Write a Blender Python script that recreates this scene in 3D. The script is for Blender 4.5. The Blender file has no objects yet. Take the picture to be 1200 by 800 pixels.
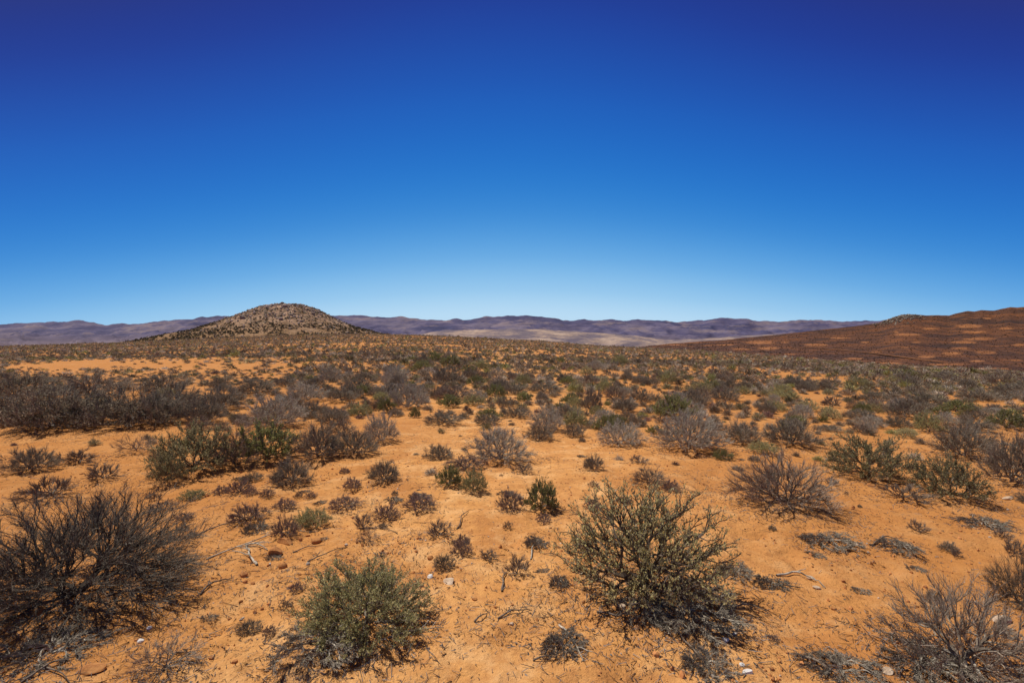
import bpy, math, random
import numpy as np

RNG = np.random.default_rng(11)
random.seed(5)
scene = bpy.context.scene
col = scene.collection
F, CX, CY, EYE = 600.0, 600.0, 400.0, 1.62        # photo: 1200 x 800, 18 mm lens at eye height

# ------------------------------------------------------------------ helpers
def mesh_from(name, V, faces, mats=(), smooth=False, mat_idx=None, colors=None):
    """V (n,3); faces (m,k) int array or list of such arrays."""
    me = bpy.data.meshes.new(name)
    V = np.ascontiguousarray(V, dtype=np.float32)
    fl = faces if isinstance(faces, list) else [faces]
    fl = [np.asarray(f, dtype=np.int32) for f in fl if len(f)]
    loops = np.concatenate([f.ravel() for f in fl])
    sizes = np.concatenate([np.full(len(f), f.shape[1], np.int32) for f in fl])
    starts = np.concatenate([[0], np.cumsum(sizes)[:-1]]).astype(np.int32)
    me.vertices.add(len(V)); me.vertices.foreach_set('co', V.ravel())
    me.loops.add(len(loops)); me.loops.foreach_set('vertex_index', loops)
    me.polygons.add(len(sizes)); me.polygons.foreach_set('loop_start', starts)
    try: me.polygons.foreach_set('loop_total', sizes)
    except Exception: pass
    for m in mats: me.materials.append(m)
    if mat_idx is not None: me.polygons.foreach_set('material_index', np.asarray(mat_idx, np.int32))
    me.polygons.foreach_set('use_smooth', np.full(len(sizes), smooth, dtype=bool))
    if colors is not None:
        a = me.attributes.new('tint', 'FLOAT_COLOR', 'POINT')
        c = np.ones((len(V), 4), np.float32); c[:, :3] = colors
        a.data.foreach_set('color', c.ravel())
    me.update(); me.validate()
    return me

def link(name, me, parent=None, loc=None):
    o = bpy.data.objects.new(name, me); col.objects.link(o)
    if parent: o.parent = parent
    if loc is not None: o.location = loc
    return o

def tag(o, label=None, cat=None, group=None, kind=None):
    if label: o['label'] = label
    if cat: o['category'] = cat
    if group: o['group'] = group
    if kind: o['kind'] = kind
    return o

def _h(ix, iy, seed):
    n = (ix.astype(np.int64) * 374761393 + iy.astype(np.int64) * 668265263 + seed * 974634777) & 0x7fffffff
    n = ((n ^ (n >> 13)) * 1274126177) & 0x7fffffff
    n = ((n ^ (n >> 16)) * 60493) & 0x7fffffff
    return (n & 0xffff) / 65535.0

def vnoise(x, y, seed=0):
    x = np.asarray(x, float); y = np.asarray(y, float)
    ix = np.floor(x); iy = np.floor(y); fx = x - ix; fy = y - iy
    fx = fx * fx * fx * (fx * (fx * 6 - 15) + 10); fy = fy * fy * fy * (fy * (fy * 6 - 15) + 10)
    a = _h(ix, iy, seed); b = _h(ix + 1, iy, seed); c = _h(ix, iy + 1, seed); d = _h(ix + 1, iy + 1, seed)
    return (a * (1 - fx) + b * fx) * (1 - fy) + (c * (1 - fx) + d * fx) * fy - 0.5

def fbm(x, y, octs=4, seed=0):
    s = 0; a = 1.0
    for i in range(octs):
        c, sn = math.cos(0.7 * i), math.sin(0.7 * i)
        s = s + a * vnoise((c * x - sn * y) * 2 ** i + 17.3 * i, (sn * x + c * y) * 2 ** i - 9.1 * i, seed + i)
        a *= 0.5
    return s

# ------------------------------------------------------------------ terrain
_E = np.array([[-300, 412], [0, 406], [100, 403], [200, 399], [330, 393], [430, 391], [500, 393], [560, 396], [640, 400],
               [700, 405], [780, 409], [850, 413], [1000, 425], [1100, 431], [1200, 437], [1500, 450]], float)
_D = np.array([[-300, 95], [0, 110], [300, 140], [600, 140], [800, 105], [1000, 72], [1200, 52], [1500, 45]], float)

def plain_z(x, y):
    x = np.asarray(x, float); y = np.asarray(y, float)
    Y = np.maximum(y, 0.0)
    px = 600 + 600 * np.clip(x / np.maximum(Y, 0.05), -1.5, 1.5)
    s = (CY - np.interp(px, _E[:, 0], _E[:, 1])) / F
    Dc = np.interp(px, _D[:, 0], _D[:, 1])
    Hc = EYE + s * Dc
    z1 = Hc * (np.minimum(Y, Dc) / Dc) ** 1.5
    k = 0.05 + np.maximum(-s, 0)
    d = np.maximum(Y - Dc, 0)
    return z1 - 60 * (1 - np.exp(-k * d / 60))

MOUNDS = []     # (x, y, radius, height) soil heaped under the bigger shrubs
def ground_z(x, y):
    x = np.asarray(x, float); y = np.asarray(y, float)
    r = np.hypot(x, y)
    z = plain_z(x, y)
    z = z + 0.16 * vnoise(x / 4.3, y / 4.3, 3) * np.clip(r / 6, 0, 1)
    near = np.exp(-r / 16)
    z = z + near * (0.07 * vnoise(x / 0.9, y / 0.9, 4) + 0.040 * vnoise(x / 0.33, y / 0.33, 5))
    fine = np.exp(-r / 7)
    n1 = vnoise(x / 0.13, y / 0.13, 6)
    z = z + fine * (0.030 * n1 + 0.016 * np.abs(vnoise(x / 0.06, y / 0.06, 7)))
    pit = np.clip(vnoise(x / 0.21 + 5, y / 0.17, 8) - 0.22, 0, 1)
    z = z - fine * 0.22 * pit
    for (mx, my, mr, mh) in MOUNDS:
        d2 = ((x - mx) ** 2 + (y - my) ** 2) / (mr * mr)
        z = z + mh * np.exp(-d2 * 1.4)
    return z

def hit(px, py):
    """Where the sight line through a photo pixel meets the plain."""
    u = (px - CX) / F; e = (CY - py) / F
    Y = np.linspace(1.0, 160, 6000)
    g = plain_z(u * Y, Y) - (EYE + e * Y)
    i = int(np.argmax(g > 0)) if (g > 0).any() else len(Y) - 1
    return u * Y[i], Y[i]

# ------------------------------------------------------------------ materials
class NT:
    def __init__(s, nt): s.nt = nt; s.n = nt.nodes; s.l = nt.links
    def node(s, t, **kw):
        n = s.n.new(t)
        for k, v in kw.items(): setattr(n, k, v)
        return n
    def set(s, n, **kw):
        for k, v in kw.items(): n.inputs[k].default_value = v
    def ln(s, a, b): s.l.new(a, b)
    def math(s, op, a, b=None, clamp=False):
        n = s.node('ShaderNodeMath', operation=op, use_clamp=clamp)
        for i, v in enumerate((a, b)):
            if v is None: continue
            if isinstance(v, (int, float)): n.inputs[i].default_value = v
            else: s.ln(v, n.inputs[i])
        return n.outputs[0]
    def ramp(s, fac, stops, interp='LINEAR'):
        n = s.node('ShaderNodeValToRGB'); cr = n.color_ramp; cr.interpolation = interp
        while len(cr.elements) < len(stops): cr.elements.new(0.5)
        for e, (p, c) in zip(cr.elements, stops):
            e.position = p; e.color = (*c, 1) if len(c) == 3 else c
        s.ln(fac, n.inputs[0]); return n.outputs[0]
    def noise(s, vec, scale, detail=4, rough=0.55, dist=0.0):
        n = s.node('ShaderNodeTexNoise'); n.inputs['Scale'].default_value = scale
        n.inputs['Detail'].default_value = detail; n.inputs['Roughness'].default_value = rough
        n.inputs['Distortion'].default_value = dist
        if vec is not None: s.ln(vec, n.inputs['Vector'])
        return n.outputs['Fac']
    def mix(s, fac, a, b, mode='MIX'):
        n = s.node('ShaderNodeMix', data_type='RGBA', blend_type=mode)
        for sock, v in ((n.inputs[0], fac), (n.inputs[6], a), (n.inputs[7], b)):
            if isinstance(v, (int, float)): sock.default_value = v
            elif isinstance(v, tuple): sock.default_value = (*v, 1)
            else: s.ln(v, sock)
        return n.outputs[2]

def new_mat(name):
    m = bpy.data.materials.new(name); m.use_nodes = True
    t = NT(m.node_tree); t.n.clear()
    out = t.node('ShaderNodeOutputMaterial'); b = t.node('ShaderNodeBsdfPrincipled')
    b.inputs['Roughness'].default_value = 0.9; b.inputs['Specular IOR Level'].default_value = 0.12
    t.ln(b.outputs[0], out.inputs[0])
    return m, t, b, out

def leaf_mat(name, stops, translucent=0.0, var=0.35):
    m, t, b, out = new_mat(name)
    g = t.node('ShaderNodeNewGeometry'); oi = t.node('ShaderNodeObjectInfo')
    c = t.ramp(g.outputs['Random Per Island'], stops)
    v = t.math('ADD', t.math('MULTIPLY', oi.outputs['Random'], var), 1 - var / 2)
    hs = t.node('ShaderNodeHueSaturation'); t.ln(c, hs.inputs['Color']); t.ln(v, hs.inputs['Value'])
    t.ln(hs.outputs[0], b.inputs['Base Color'])
    b.inputs['Roughness'].default_value = 0.75
    if translucent:
        tr = t.node('ShaderNodeBsdfTranslucent'); t.ln(hs.outputs[0], tr.inputs[0])
        mx = t.node('ShaderNodeMixShader'); mx.inputs[0].default_value = translucent
        t.ln(b.outputs[0], mx.inputs[1]); t.ln(tr.outputs[0], mx.inputs[2]); t.ln(mx.outputs[0], out.inputs[0])
    return m

def ramp3(a, b, c): return [(0.0, a), (0.55, b), (1.0, c)]
M = {}
M['bark_dark'] = leaf_mat('dark_bark', ramp3((.075, .054, .038), (.135, .098, .070), (.23, .175, .13)))
M['bark_brown'] = leaf_mat('brown_bark', ramp3((.12, .094, .070), (.22, .175, .13), (.36, .30, .23)))
M['bark_grey'] = leaf_mat('grey_bark', ramp3((.22, .18, .135), (.38, .32, .245), (.56, .49, .39)))
M['leafy'] = leaf_mat('olive_leaves', [(0, (.27, .235, .12)), (.35, (.53, .46, .225)), (.7, (.72, .63, .31)), (.9, (.84, .70, .25)), (1, (.70, .63, .45))], .5)
M['mound'] = leaf_mat('grey_green_leaves', [(0, (.19, .175, .075)), (.4, (.38, .345, .145)), (.75, (.57, .51, .235)), (1, (.74, .65, .33))], .45)
M['olive'] = leaf_mat('dark_olive_leaves', [(0, (.13, .115, .058)), (.4, (.26, .228, .11)), (.75, (.41, .36, .175)), (1, (.56, .49, .25))], .35)
M['bare'] = leaf_mat('brown_twigs', ramp3((.14, .105, .075), (.27, .205, .15), (.45, .36, .275)))
M['pale'] = leaf_mat('pale_grey_twigs', ramp3((.34, .29, .22), (.58, .51, .40), (.76, .69, .56)), .2)
M['purple'] = leaf_mat('purple_leaves', ramp3((.18, .090, .080), (.31, .175, .150), (.45, .30, .255)), .25)
M['green'] = leaf_mat('yellow_green_leaves', ramp3((.13, .14, .045), (.26, .26, .085), (.42, .39, .16)), .38)
M['dark'] = leaf_mat('dark_brown_leaves', ramp3((.17, .138, .092), (.33, .275, .185), (.54, .455, .315)), .32)
M['tuft'] = leaf_mat('dry_stalks', ramp3((.13, .092, .066), (.24, .175, .13), (.40, .31, .22)))
M['bark_black'] = leaf_mat('black_bark', ramp3((.045, .036, .028), (.085, .066, .050), (.15, .12, .09)))
M['black'] = leaf_mat('black_twigs', ramp3((.07, .056, .042), (.14, .112, .082), (.24, .195, .145)))
M['dead'] = leaf_mat('dead_grey_twigs', ramp3((.12, .096, .070), (.22, .18, .135), (.36, .305, .23)))

def soil_nodes(t, b, pale=False):
    tc = t.node('ShaderNodeTexCoord'); v = tc.outputs['Object']
    big = t.noise(v, 0.16, 5, 0.6)
    mid = t.noise(v, 1.3, 5, 0.62, 0.4)
    fine = t.noise(v, 14, 6, 0.68)
    c = t.ramp(mid, [(0.34, (.52, .222, .066)), (0.50, (.71, .345, .112)), (0.67, (.79, .43, .165))])
    c = t.mix(t.ramp(big, [(0.40, (0, 0, 0)), (0.62, (1, 1, 1))]), c, (.62, .285, .092))
    c = t.mix(t.ramp(fine, [(0.36, (.5, .5, .5)), (0.56, (0, 0, 0))]), c, (.40, .165, .062))
    mot = t.noise(v, .55, 6, .7, .8)
    c = t.mix(t.ramp(mot, [(0.50, (0, 0, 0)), (0.64, (.55, .55, .55))]), c, (.50, .215, .070))
    c = t.mix(t.ramp(t.noise(v, 2.6, 6, .72), [(0.51, (0, 0, 0)), (0.66, (.7, .7, .7))]), c, (.81, .47, .205))
    # scattered dark crumbs of litter and pale grit
    vo = t.node('ShaderNodeTexVoronoi'); vo.inputs['Scale'].default_value = 42; t.ln(v, vo.inputs['Vector'])
    litter = t.noise(v, 0.9, 4, 0.6)
    spots = t.math('MULTIPLY', t.math('LESS_THAN', vo.outputs['Distance'], 0.20),
                   t.math('GREATER_THAN', t.math('ADD', litter, t.math('MULTIPLY', vo.outputs['Color'], 0.25)), 0.66))
    c = t.mix(t.math('MULTIPLY', spots, 0.75), c, (.10, .060, .040))
    # redder, darker sand toward both sides: lens vignette painted into the colour
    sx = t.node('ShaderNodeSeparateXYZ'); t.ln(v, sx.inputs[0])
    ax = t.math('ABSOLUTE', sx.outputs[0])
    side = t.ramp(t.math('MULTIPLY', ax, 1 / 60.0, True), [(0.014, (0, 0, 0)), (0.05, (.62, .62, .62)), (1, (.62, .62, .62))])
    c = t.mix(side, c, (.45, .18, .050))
    t.ln(c, b.inputs['Base Color'])
    b.inputs['Roughness'].default_value = 0.95; b.inputs['Specular IOR Level'].default_value = 0.05
    bp = t.node('ShaderNodeBump'); bp.inputs['Strength'].default_value = 0.9; bp.inputs['Distance'].default_value = 0.035
    hgt = t.math('ADD', t.math('MULTIPLY', t.noise(v, 38, 6, 0.7), 0.6), t.math('MULTIPLY', t.noise(v, 9, 4, 0.6), 0.9))
    t.ln(hgt, bp.inputs['Height']); t.ln(bp.outputs[0], b.inputs['Normal'])

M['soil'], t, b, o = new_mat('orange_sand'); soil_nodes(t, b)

m, t, b, o = new_mat('stony_hill_soil'); M['hill'] = m
tc = t.node('ShaderNodeTexCoord'); v = tc.outputs['Object']
sx = t.node('ShaderNodeSeparateXYZ'); t.ln(v, sx.inputs[0])
c = t.ramp(t.noise(v, 0.12, 5, .65), [(0.36, (.20, .115, .062)), (0.50, (.34, .205, .125)), (0.66, (.46, .30, .20))])
c = t.mix(t.ramp(t.noise(v, 0.55, 4, .7), [(0.50, (0, 0, 0)), (0.60, (1, 1, 1))]), c, (.10, .080, .050))
c = t.mix(t.ramp(t.math('MULTIPLY', sx.outputs[2], 1 / 26.0, True), [(0.1, (.8, .8, .8)), (0.58, (0, 0, 0))]), c, (.23, .125, .050))
t.ln(c, b.inputs['Base Color'])

m, t, b, o = new_mat('burnt_hillside_soil'); M['slope'] = m
tc = t.node('ShaderNodeTexCoord'); v = tc.outputs['Object']
c = t.ramp(t.noise(v, 0.022, 6, .68), [(0.36, (.046, .024, .016)), (0.50, (.105, .043, .019)), (0.64, (.195, .071, .022))])
c = t.mix(t.ramp(t.noise(v, 0.30, 5, .75), [(0.46, (0, 0, 0)), (0.62, (.8, .8, .8))]), c, (.045, .030, .022))
def spots(scale, thr, w, fac, colr, c):
    vo = t.node('ShaderNodeTexVoronoi'); vo.voronoi_dimensions = '2D'; vo.inputs['Scale'].default_value = scale
    mp = t.node('ShaderNodeMapping'); t.ln(v, mp.inputs[0]); mp.inputs['Scale'].default_value = (1, 0.40, 1)
    nz = t.node('ShaderNodeTexNoise'); nz.inputs['Scale'].default_value = 0.06; nz.inputs['Detail'].default_value = 5; t.ln(v, nz.inputs['Vector'])
    va = t.node('ShaderNodeVectorMath', operation='MULTIPLY_ADD'); t.ln(nz.outputs['Color'], va.inputs[0])
    va.inputs[1].default_value = (5, 3, 0); t.ln(mp.outputs[0], va.inputs[2]); t.ln(va.outputs[0], vo.inputs['Vector'])
    sc = t.node('ShaderNodeSeparateColor'); t.ln(vo.outputs['Color'], sc.inputs[0])
    mask = t.math('MULTIPLY', t.ramp(vo.outputs['Distance'], [(thr, (1, 1, 1)), (thr + w, (0, 0, 0))]), t.math('GREATER_THAN', sc.outputs[0], fac))
    return t.mix(mask, c, colr)
c = spots(0.055, 0.10, 0.16, 0.60, (.17, .068, .025), c)
at = t.node('ShaderNodeAttribute'); at.attribute_name = 'tint'; sp = t.node('ShaderNodeSeparateColor'); t.ln(at.outputs['Color'], sp.inputs[0])
pm = t.math('ADD', sp.outputs[0], t.math('MULTIPLY', t.math('SUBTRACT', t.noise(v, .13, 7, .8), .5), 3.6))
c = t.mix(t.ramp(pm, [(0.42, (0, 0, 0)), (1.05, (.78, .78, .78))]), c, t.ramp(t.noise(v, .05, 3), [(.4, (.30, .115, .036)), (.6, (.40, .165, .058))]))
t.ln(c, b.inputs['Base Color'])

m, t, b, o = new_mat('track_sand'); M['track'] = m
tc = t.node('ShaderNodeTexCoord')
c = t.ramp(t.noise(tc.outputs['Object'], 0.08, 4), [(0.35, (.17, .075, .03)), (0.65, (.27, .115, .042))]); t.ln(c, b.inputs['Base Color'])

m, t, b, o = new_mat('hazy_mountain_rock'); M['mountain'] = m  # distance haze painted into the purple base colours
tc = t.node('ShaderNodeTexCoord'); v = tc.outputs['Object']
sx = t.node('ShaderNodeSeparateXYZ'); t.ln(v, sx.inputs[0])
mp = t.node('ShaderNodeMapping'); t.ln(v, mp.inputs[0]); mp.inputs['Scale'].default_value = (1.0, .25, 5.0); v = mp.outputs[0]
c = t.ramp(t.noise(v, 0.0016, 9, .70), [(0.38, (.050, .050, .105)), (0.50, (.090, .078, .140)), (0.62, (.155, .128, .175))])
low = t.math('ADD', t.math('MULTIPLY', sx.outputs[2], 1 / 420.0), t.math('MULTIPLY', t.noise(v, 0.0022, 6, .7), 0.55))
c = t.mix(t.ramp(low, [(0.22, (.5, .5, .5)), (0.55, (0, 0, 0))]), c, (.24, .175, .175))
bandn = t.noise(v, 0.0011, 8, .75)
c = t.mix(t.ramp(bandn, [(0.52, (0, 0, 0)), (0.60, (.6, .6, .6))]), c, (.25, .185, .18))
t.ln(c, b.inputs['Base Color'])

m, t, b, o = new_mat('hazy_foothill_soil'); M['foothill'] = m  # haze of the distance mixed into the tan and mauve colours
tc = t.node('ShaderNodeTexCoord'); v = tc.outputs['Object']
mp = t.node('ShaderNodeMapping'); t.ln(v, mp.inputs[0]); mp.inputs['Scale'].default_value = (1.0, .5, 5.0); v = mp.outputs[0]
c = t.ramp(t.noise(v, 0.0042, 8, .74), [(0.40, (.125, .100, .125)), (0.47, (.19, .145, .145)), (0.54, (.31, .22, .175)), (0.63, (.44, .32, .24))])
c = t.mix(t.ramp(t.noise(v, 0.011, 6, .75), [(0.54, (0, 0, 0)), (0.64, (.7, .7, .7))]), c, (.16, .125, .135))
t.ln(c, b.inputs['Base Color'])

def tint_mat(name, translucent=0.2):
    m, t, b, out = new_mat(name)
    a = t.node('ShaderNodeAttribute'); a.attribute_name = 'tint'
    t.ln(a.outputs['Color'], b.inputs['Base Color'])
    if translucent:
        tr = t.node('ShaderNodeBsdfTranslucent'); t.ln(a.outputs['Color'], tr.inputs[0])
        mx = t.node('ShaderNodeMixShader'); mx.inputs[0].default_value = translucent
        t.ln(b.outputs[0], mx.inputs[1]); t.ln(tr.outputs[0], mx.inputs[2]); t.ln(mx.outputs[0], out.inputs[0])
    return m
M['scrub'] = tint_mat('scrub_mass', .15)
M['grit'] = tint_mat('loose_grit', 0)

def stone_mat(name, a, bcol):
    m, t, b, o = new_mat(name)
    tc = t.node('ShaderNodeTexCoord'); v = tc.outputs['Object']
    t.ln(t.ramp(t.noise(v, 22, 6, .7), [(0.35, a), (0.65, bcol)]), b.inputs['Base Color'])
    bp = t.node('ShaderNodeBump'); bp.inputs['Distance'].default_value = 0.006; bp.inputs['Strength'].default_value = 0.8
    t.ln(t.noise(v, 60, 5, .7), bp.inputs['Height']); t.ln(bp.outputs[0], b.inputs['Normal'])
    return m
M['stone_orange'] = stone_mat('orange_stone', (.30, .115, .040), (.56, .26, .09))
M['stone_pale'] = stone_mat('pale_stone', (.40, .27, .17), (.66, .50, .36))
M['stone_white'] = stone_mat('white_quartz', (.62, .56, .50), (.84, .80, .75))
M['stone_grey'] = stone_mat('grey_stone', (.17, .14, .125), (.36, .32, .29))

# ------------------------------------------------------------------ shrub meshes
def tubes(P0, P1, R0, R1, sides=3):
    P0 = np.asarray(P0, float); P1 = np.asarray(P1, float)
    d = P1 - P0; L = np.linalg.norm(d, axis=1, keepdims=True); d = d / np.maximum(L, 1e-9)
    ref = np.where(np.abs(d[:, 2:3]) < 0.9, np.array([[0, 0, 1.0]]), np.array([[1.0, 0, 0]]))
    a = np.cross(d, ref); a /= np.linalg.norm(a, axis=1, keepdims=True); bb = np.cross(d, a)
    n = len(P0); V = np.zeros((n, 2 * sides, 3))
    for k in range(sides):
        an = 2 * math.pi * k / sides
        off = a * math.cos(an) + bb * math.sin(an)
        V[:, k] = P0 + off * np.asarray(R0)[:, None]; V[:, sides + k] = P1 + off * np.asarray(R1)[:, None]
    base = (np.arange(n) * 2 * sides)[:, None]
    fs = [np.concatenate([base + k, base + (k + 1) % sides, base + sides + (k + 1) % sides, base + sides + k], 1) for k in range(sides)]
    return V.reshape(-1, 3), np.stack(fs, 1).reshape(-1, 4)

def leaves(P, D, L, W, rng):
    n = len(P)
    side = np.cross(D, rng.normal(size=(n, 3))); side /= np.maximum(np.linalg.norm(side, axis=1, keepdims=True), 1e-9)
    up = np.cross(side, D)
    L = np.asarray(L)[:, None]; W = np.asarray(W)[:, None]
    V = np.stack([P, P + D * L * .55 + side * W * .5 + up * W * .15, P + D * L, P + D * L * .55 - side * W * .5 + up * W * .15], 1)
    return V.reshape(-1, 3), np.arange(4 * n).reshape(n, 4)

def unit(a): return a / np.maximum(np.linalg.norm(a, axis=-1, keepdims=True), 1e-9)

STY = dict(   # tips, twiglets per end, twig length, leaves per twig, leaf length, leaf width, tip radius, vase 0..1, h/w
    leafy=dict(tips=390, tw=4, tl=.085, lv=3.4, ll=.025, lw=.0145, r0=.0019, vase=.72, hw=.58, up=.35, jit=.5),
    mound=dict(tips=430, tw=6, tl=.095, lv=3.6, ll=.034, lw=.012, r0=.0015, vase=.35, hw=.46, up=.75, jit=.30),
    olive=dict(tips=430, tw=6, tl=.095, lv=3.4, ll=.030, lw=.012, r0=.0015, vase=.35, hw=.50, up=.6, jit=.38),
    bare=dict(tips=560, tw=6, tl=.11, lv=0.5, ll=.016, lw=.006, r0=.0017, vase=.28, hw=.58, up=.8, jit=.42),
    pale=dict(tips=480, tw=8, tl=.10, lv=1.8, ll=.022, lw=.008, r0=.0018, vase=.3, hw=.52, up=.5, jit=.42),
    purple=dict(tips=240, tw=7, tl=.11, lv=3.2, ll=.028, lw=.010, r0=.0026, vase=.3, hw=.46, up=.7, jit=.40),
    green=dict(tips=200, tw=7, tl=.12, lv=5, ll=.038, lw=.016, r0=.0030, vase=.3, hw=.52, up=.7, jit=.30),
    dark=dict(tips=420, tw=7, tl=.13, lv=2.4, ll=.026, lw=.009, r0=.0022, vase=.35, hw=.50, up=.65, jit=.38),
    tuft=dict(tips=90, tw=9, tl=.20, lv=1.2, ll=.045, lw=.011, r0=.0046, vase=.2, hw=.55, up=1.0, jit=.25),
    dead=dict(tips=150, tw=12, tl=.11, lv=0.8, ll=.03, lw=.012, r0=.0032, vase=.0, hw=.17, up=.0, jit=.5),
    black=dict(tips=850, tw=7, tl=.10, lv=0.6, ll=.016, lw=.006, r0=.0011, vase=.25, hw=.58, up=.35, jit=.6),
    dry=dict(tips=190, tw=6, tl=.13, lv=0.3, ll=.02, lw=.007, r0=.0019, vase=.4, hw=.5, up=.5, jit=.34),
)
BARK = dict(olive='bark_dark', black='bark_black', leafy='bark_dark', mound='bark_brown', bare='bark_dark', pale='bark_grey', purple='bark_brown', green='bark_brown',
            dark='bark_brown', tuft='bark_brown', dead='bark_grey', dry='bark_brown')
FOL = dict(olive='olive', black='black', leafy='leafy', mound='mound', bare='bare', pale='pale', purple='purple', green='green', dark='dark', tuft='tuft', dead='dead', dry='bare')

def grow(kind, seed, mult=1.0):
    """A shrub one unit wide: returns (branch verts, faces), (foliage verts, faces)."""
    p = STY[kind]; rng = np.random.default_rng(seed)
    N = int(p['tips'] * mult)
    hw, vase = p['hw'], p['vase']
    az = rng.uniform(0, 2 * math.pi, N)
    zmin = 0.03 + 0.22 * vase
    cz = zmin + (1 - zmin) * rng.random(N) ** 0.9
    sr = np.sqrt(np.maximum(1 - cz ** 2, 0))
    lump = 0.86 + 0.16 * np.sin(az * 2 + rng.uniform(0, 6)) * rng.random() + 0.14 * np.sin(az * 5 + rng.uniform(0, 6) + cz * 4) + rng.normal(0, .06, N)
    rad = (0.35 + 0.65 * rng.random(N) ** 0.55) * lump
    T = np.stack([np.cos(az) * sr * rad * .5, np.sin(az) * sr * rad * .5, cz * rad * hw], 1)
    rad = np.minimum(rad, 1.04); T = np.stack([np.cos(az) * sr * rad * .5, np.sin(az) * sr * rad * .5, cz * rad * hw], 1)
    T[:, :2] *= .5 / np.percentile(np.abs(T[:, :2]), 96); T[:, 2] *= hw * .93 / np.percentile(T[:, 2], 97)
    # the weight of the crown leans a little to one side
    lean = rng.normal(0, .05, 2); T[:, 0] += lean[0] * T[:, 2] / hw; T[:, 1] += lean[1] * T[:, 2] / hw
    if vase < .05: T[:, 2] = np.abs(T[:, 2]) * .9 + .012
    order = np.argsort(np.linalg.norm(T, axis=1)); T = T[order]
    NP = [np.array([0, 0, -.02])]; ND = [np.array([0, 0, 1.0])]; NL = [0.0]; PAR = [-1]
    ns = rng.integers(4, 7)
    tips_i = []
    P = np.zeros((N * 8 + 8, 3)); DL = np.zeros(N * 8 + 8); NR = np.zeros(N * 8 + 8); cnt = 1
    P[0] = NP[0]
    DIR = np.zeros((N * 8 + 8, 3)); DIR[0] = (0, 0, 1)
    par = np.full(N * 8 + 8, -1, int)
    for tpt in T:
        d = np.linalg.norm(P[:cnt] - tpt, axis=1)
        tn = np.linalg.norm(tpt)
        cost = d + 0.30 * DL[:cnt]
        toward = np.einsum('ij,ij->i', DIR[:cnt], (tpt - P[:cnt])) / np.maximum(d, 1e-6)
        cost = cost + 0.12 * np.maximum(0, 0.5 - toward)
        cost[NR[:cnt] > tn * .86] += 9
        j = int(np.argmin(cost))
        L = d[j]; k = int(np.clip(math.ceil(L / .055), 1, 6))
        ctrl = P[j] + DIR[j] * L * .42 + np.array([0, 0, .06 * p['up'] * L]) + rng.normal(0, .05 * L, 3)
        prev = j
        for q in range(1, k + 1):
            s = q / k
            x = (1 - s) ** 2 * P[j] + 2 * s * (1 - s) * ctrl + s * s * tpt + (rng.normal(0, .07 * L / k, 3) if q < k else 0)
            x[2] = max(x[2], .004)
            P[cnt] = x; DL[cnt] = DL[prev] + np.linalg.norm(x - P[prev]); NR[cnt] = np.linalg.norm(x)
            DIR[cnt] = unit(x - P[prev]); par[cnt] = prev; prev = cnt; cnt += 1
        tips_i.append(prev)
    w = np.zeros(cnt)
    for i in tips_i: w[i] += 1
    for i in range(cnt - 1, 0, -1): w[par[i]] += max(w[i], 0)
    w = np.maximum(w, 1)
    rr = p['r0'] * 1.25 * w ** 0.40
    idx = np.arange(1, cnt)
    r_end = rr[idx]; r_st = np.minimum(rr[par[idx]], rr[idx] * 1.5)
    bv, bf = tubes(P[par[idx]], P[idx], r_st, r_end, 4 if mult >= 1.5 else 3)
    # fine twigs on the outer wood
    outer = idx[w[idx] <= 4]
    base = rng.choice(outer, size=int(N * p['tw']))
    fr = rng.random(len(base))[:, None]
    O = P[par[base]] * (1 - fr) + P[base] * fr
    rad_dir = unit(O * np.array([1, 1, 1.3]) + 1e-6)
    D = unit(DIR[base] * .55 + rad_dir * .5 + np.array([0, 0, p['up'] * .55]) + rng.normal(0, p['jit'], (len(base), 3)))
    if vase < .05: D[:, 2] *= .35; D = unit(D)
    L = p['tl'] * rng.uniform(.45, 1.25, len(base)) / (mult ** .25)
    E = O + D * L[:, None]; E[:, 2] = np.maximum(E[:, 2], .004)
    mid = (O + E) / 2 + rng.normal(0, .08, (len(base), 3)) * L[:, None]
    tr = p['r0'] / (mult ** .3)
    tv, tf = tubes(np.concatenate([O, mid]), np.concatenate([mid, E]),
                   np.concatenate([np.full(len(O), tr), np.full(len(O), tr * .8)]),
                   np.concatenate([np.full(len(O), tr * .8), np.full(len(O), tr * .45)]), 3)
    nl = int(len(base) * p['lv'])
    if nl:
        q = rng.integers(0, len(base), nl); s = rng.random(nl)[:, None] ** .7
        LP = O[q] * (1 - s) + E[q] * s
        LD = unit(D[q] * .7 + rng.normal(0, .6, (nl, 3)) + np.array([0, 0, .15]))
        sc = rng.uniform(.55, 1.25, nl) / (mult ** .35)
        lv, lf = leaves(LP, LD, p['ll'] * sc, p['lw'] * sc, rng)
    else:
        lv, lf = np.zeros((0, 3)), np.zeros((0, 4), int)
    allv = np.concatenate([tv, lv])
    kx = .5 / np.percentile(np.hypot(allv[:, 0], allv[:, 1]), 97); kz = hw / np.percentile(allv[:, 2], 98.5)
    for a_ in (bv, tv, lv): a_ *= np.array([kx, kx, kz])
    leafy_kind = p['lv'] >= 1.5
    if leafy_kind:     # wood = branches, leaves = foliage
        return (np.concatenate([bv, tv]), np.concatenate([bf, tf + len(bv)])), (lv, lf)
    return (bv, bf), (np.concatenate([tv, lv]), np.concatenate([tf, lf + len(tv)]))

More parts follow.
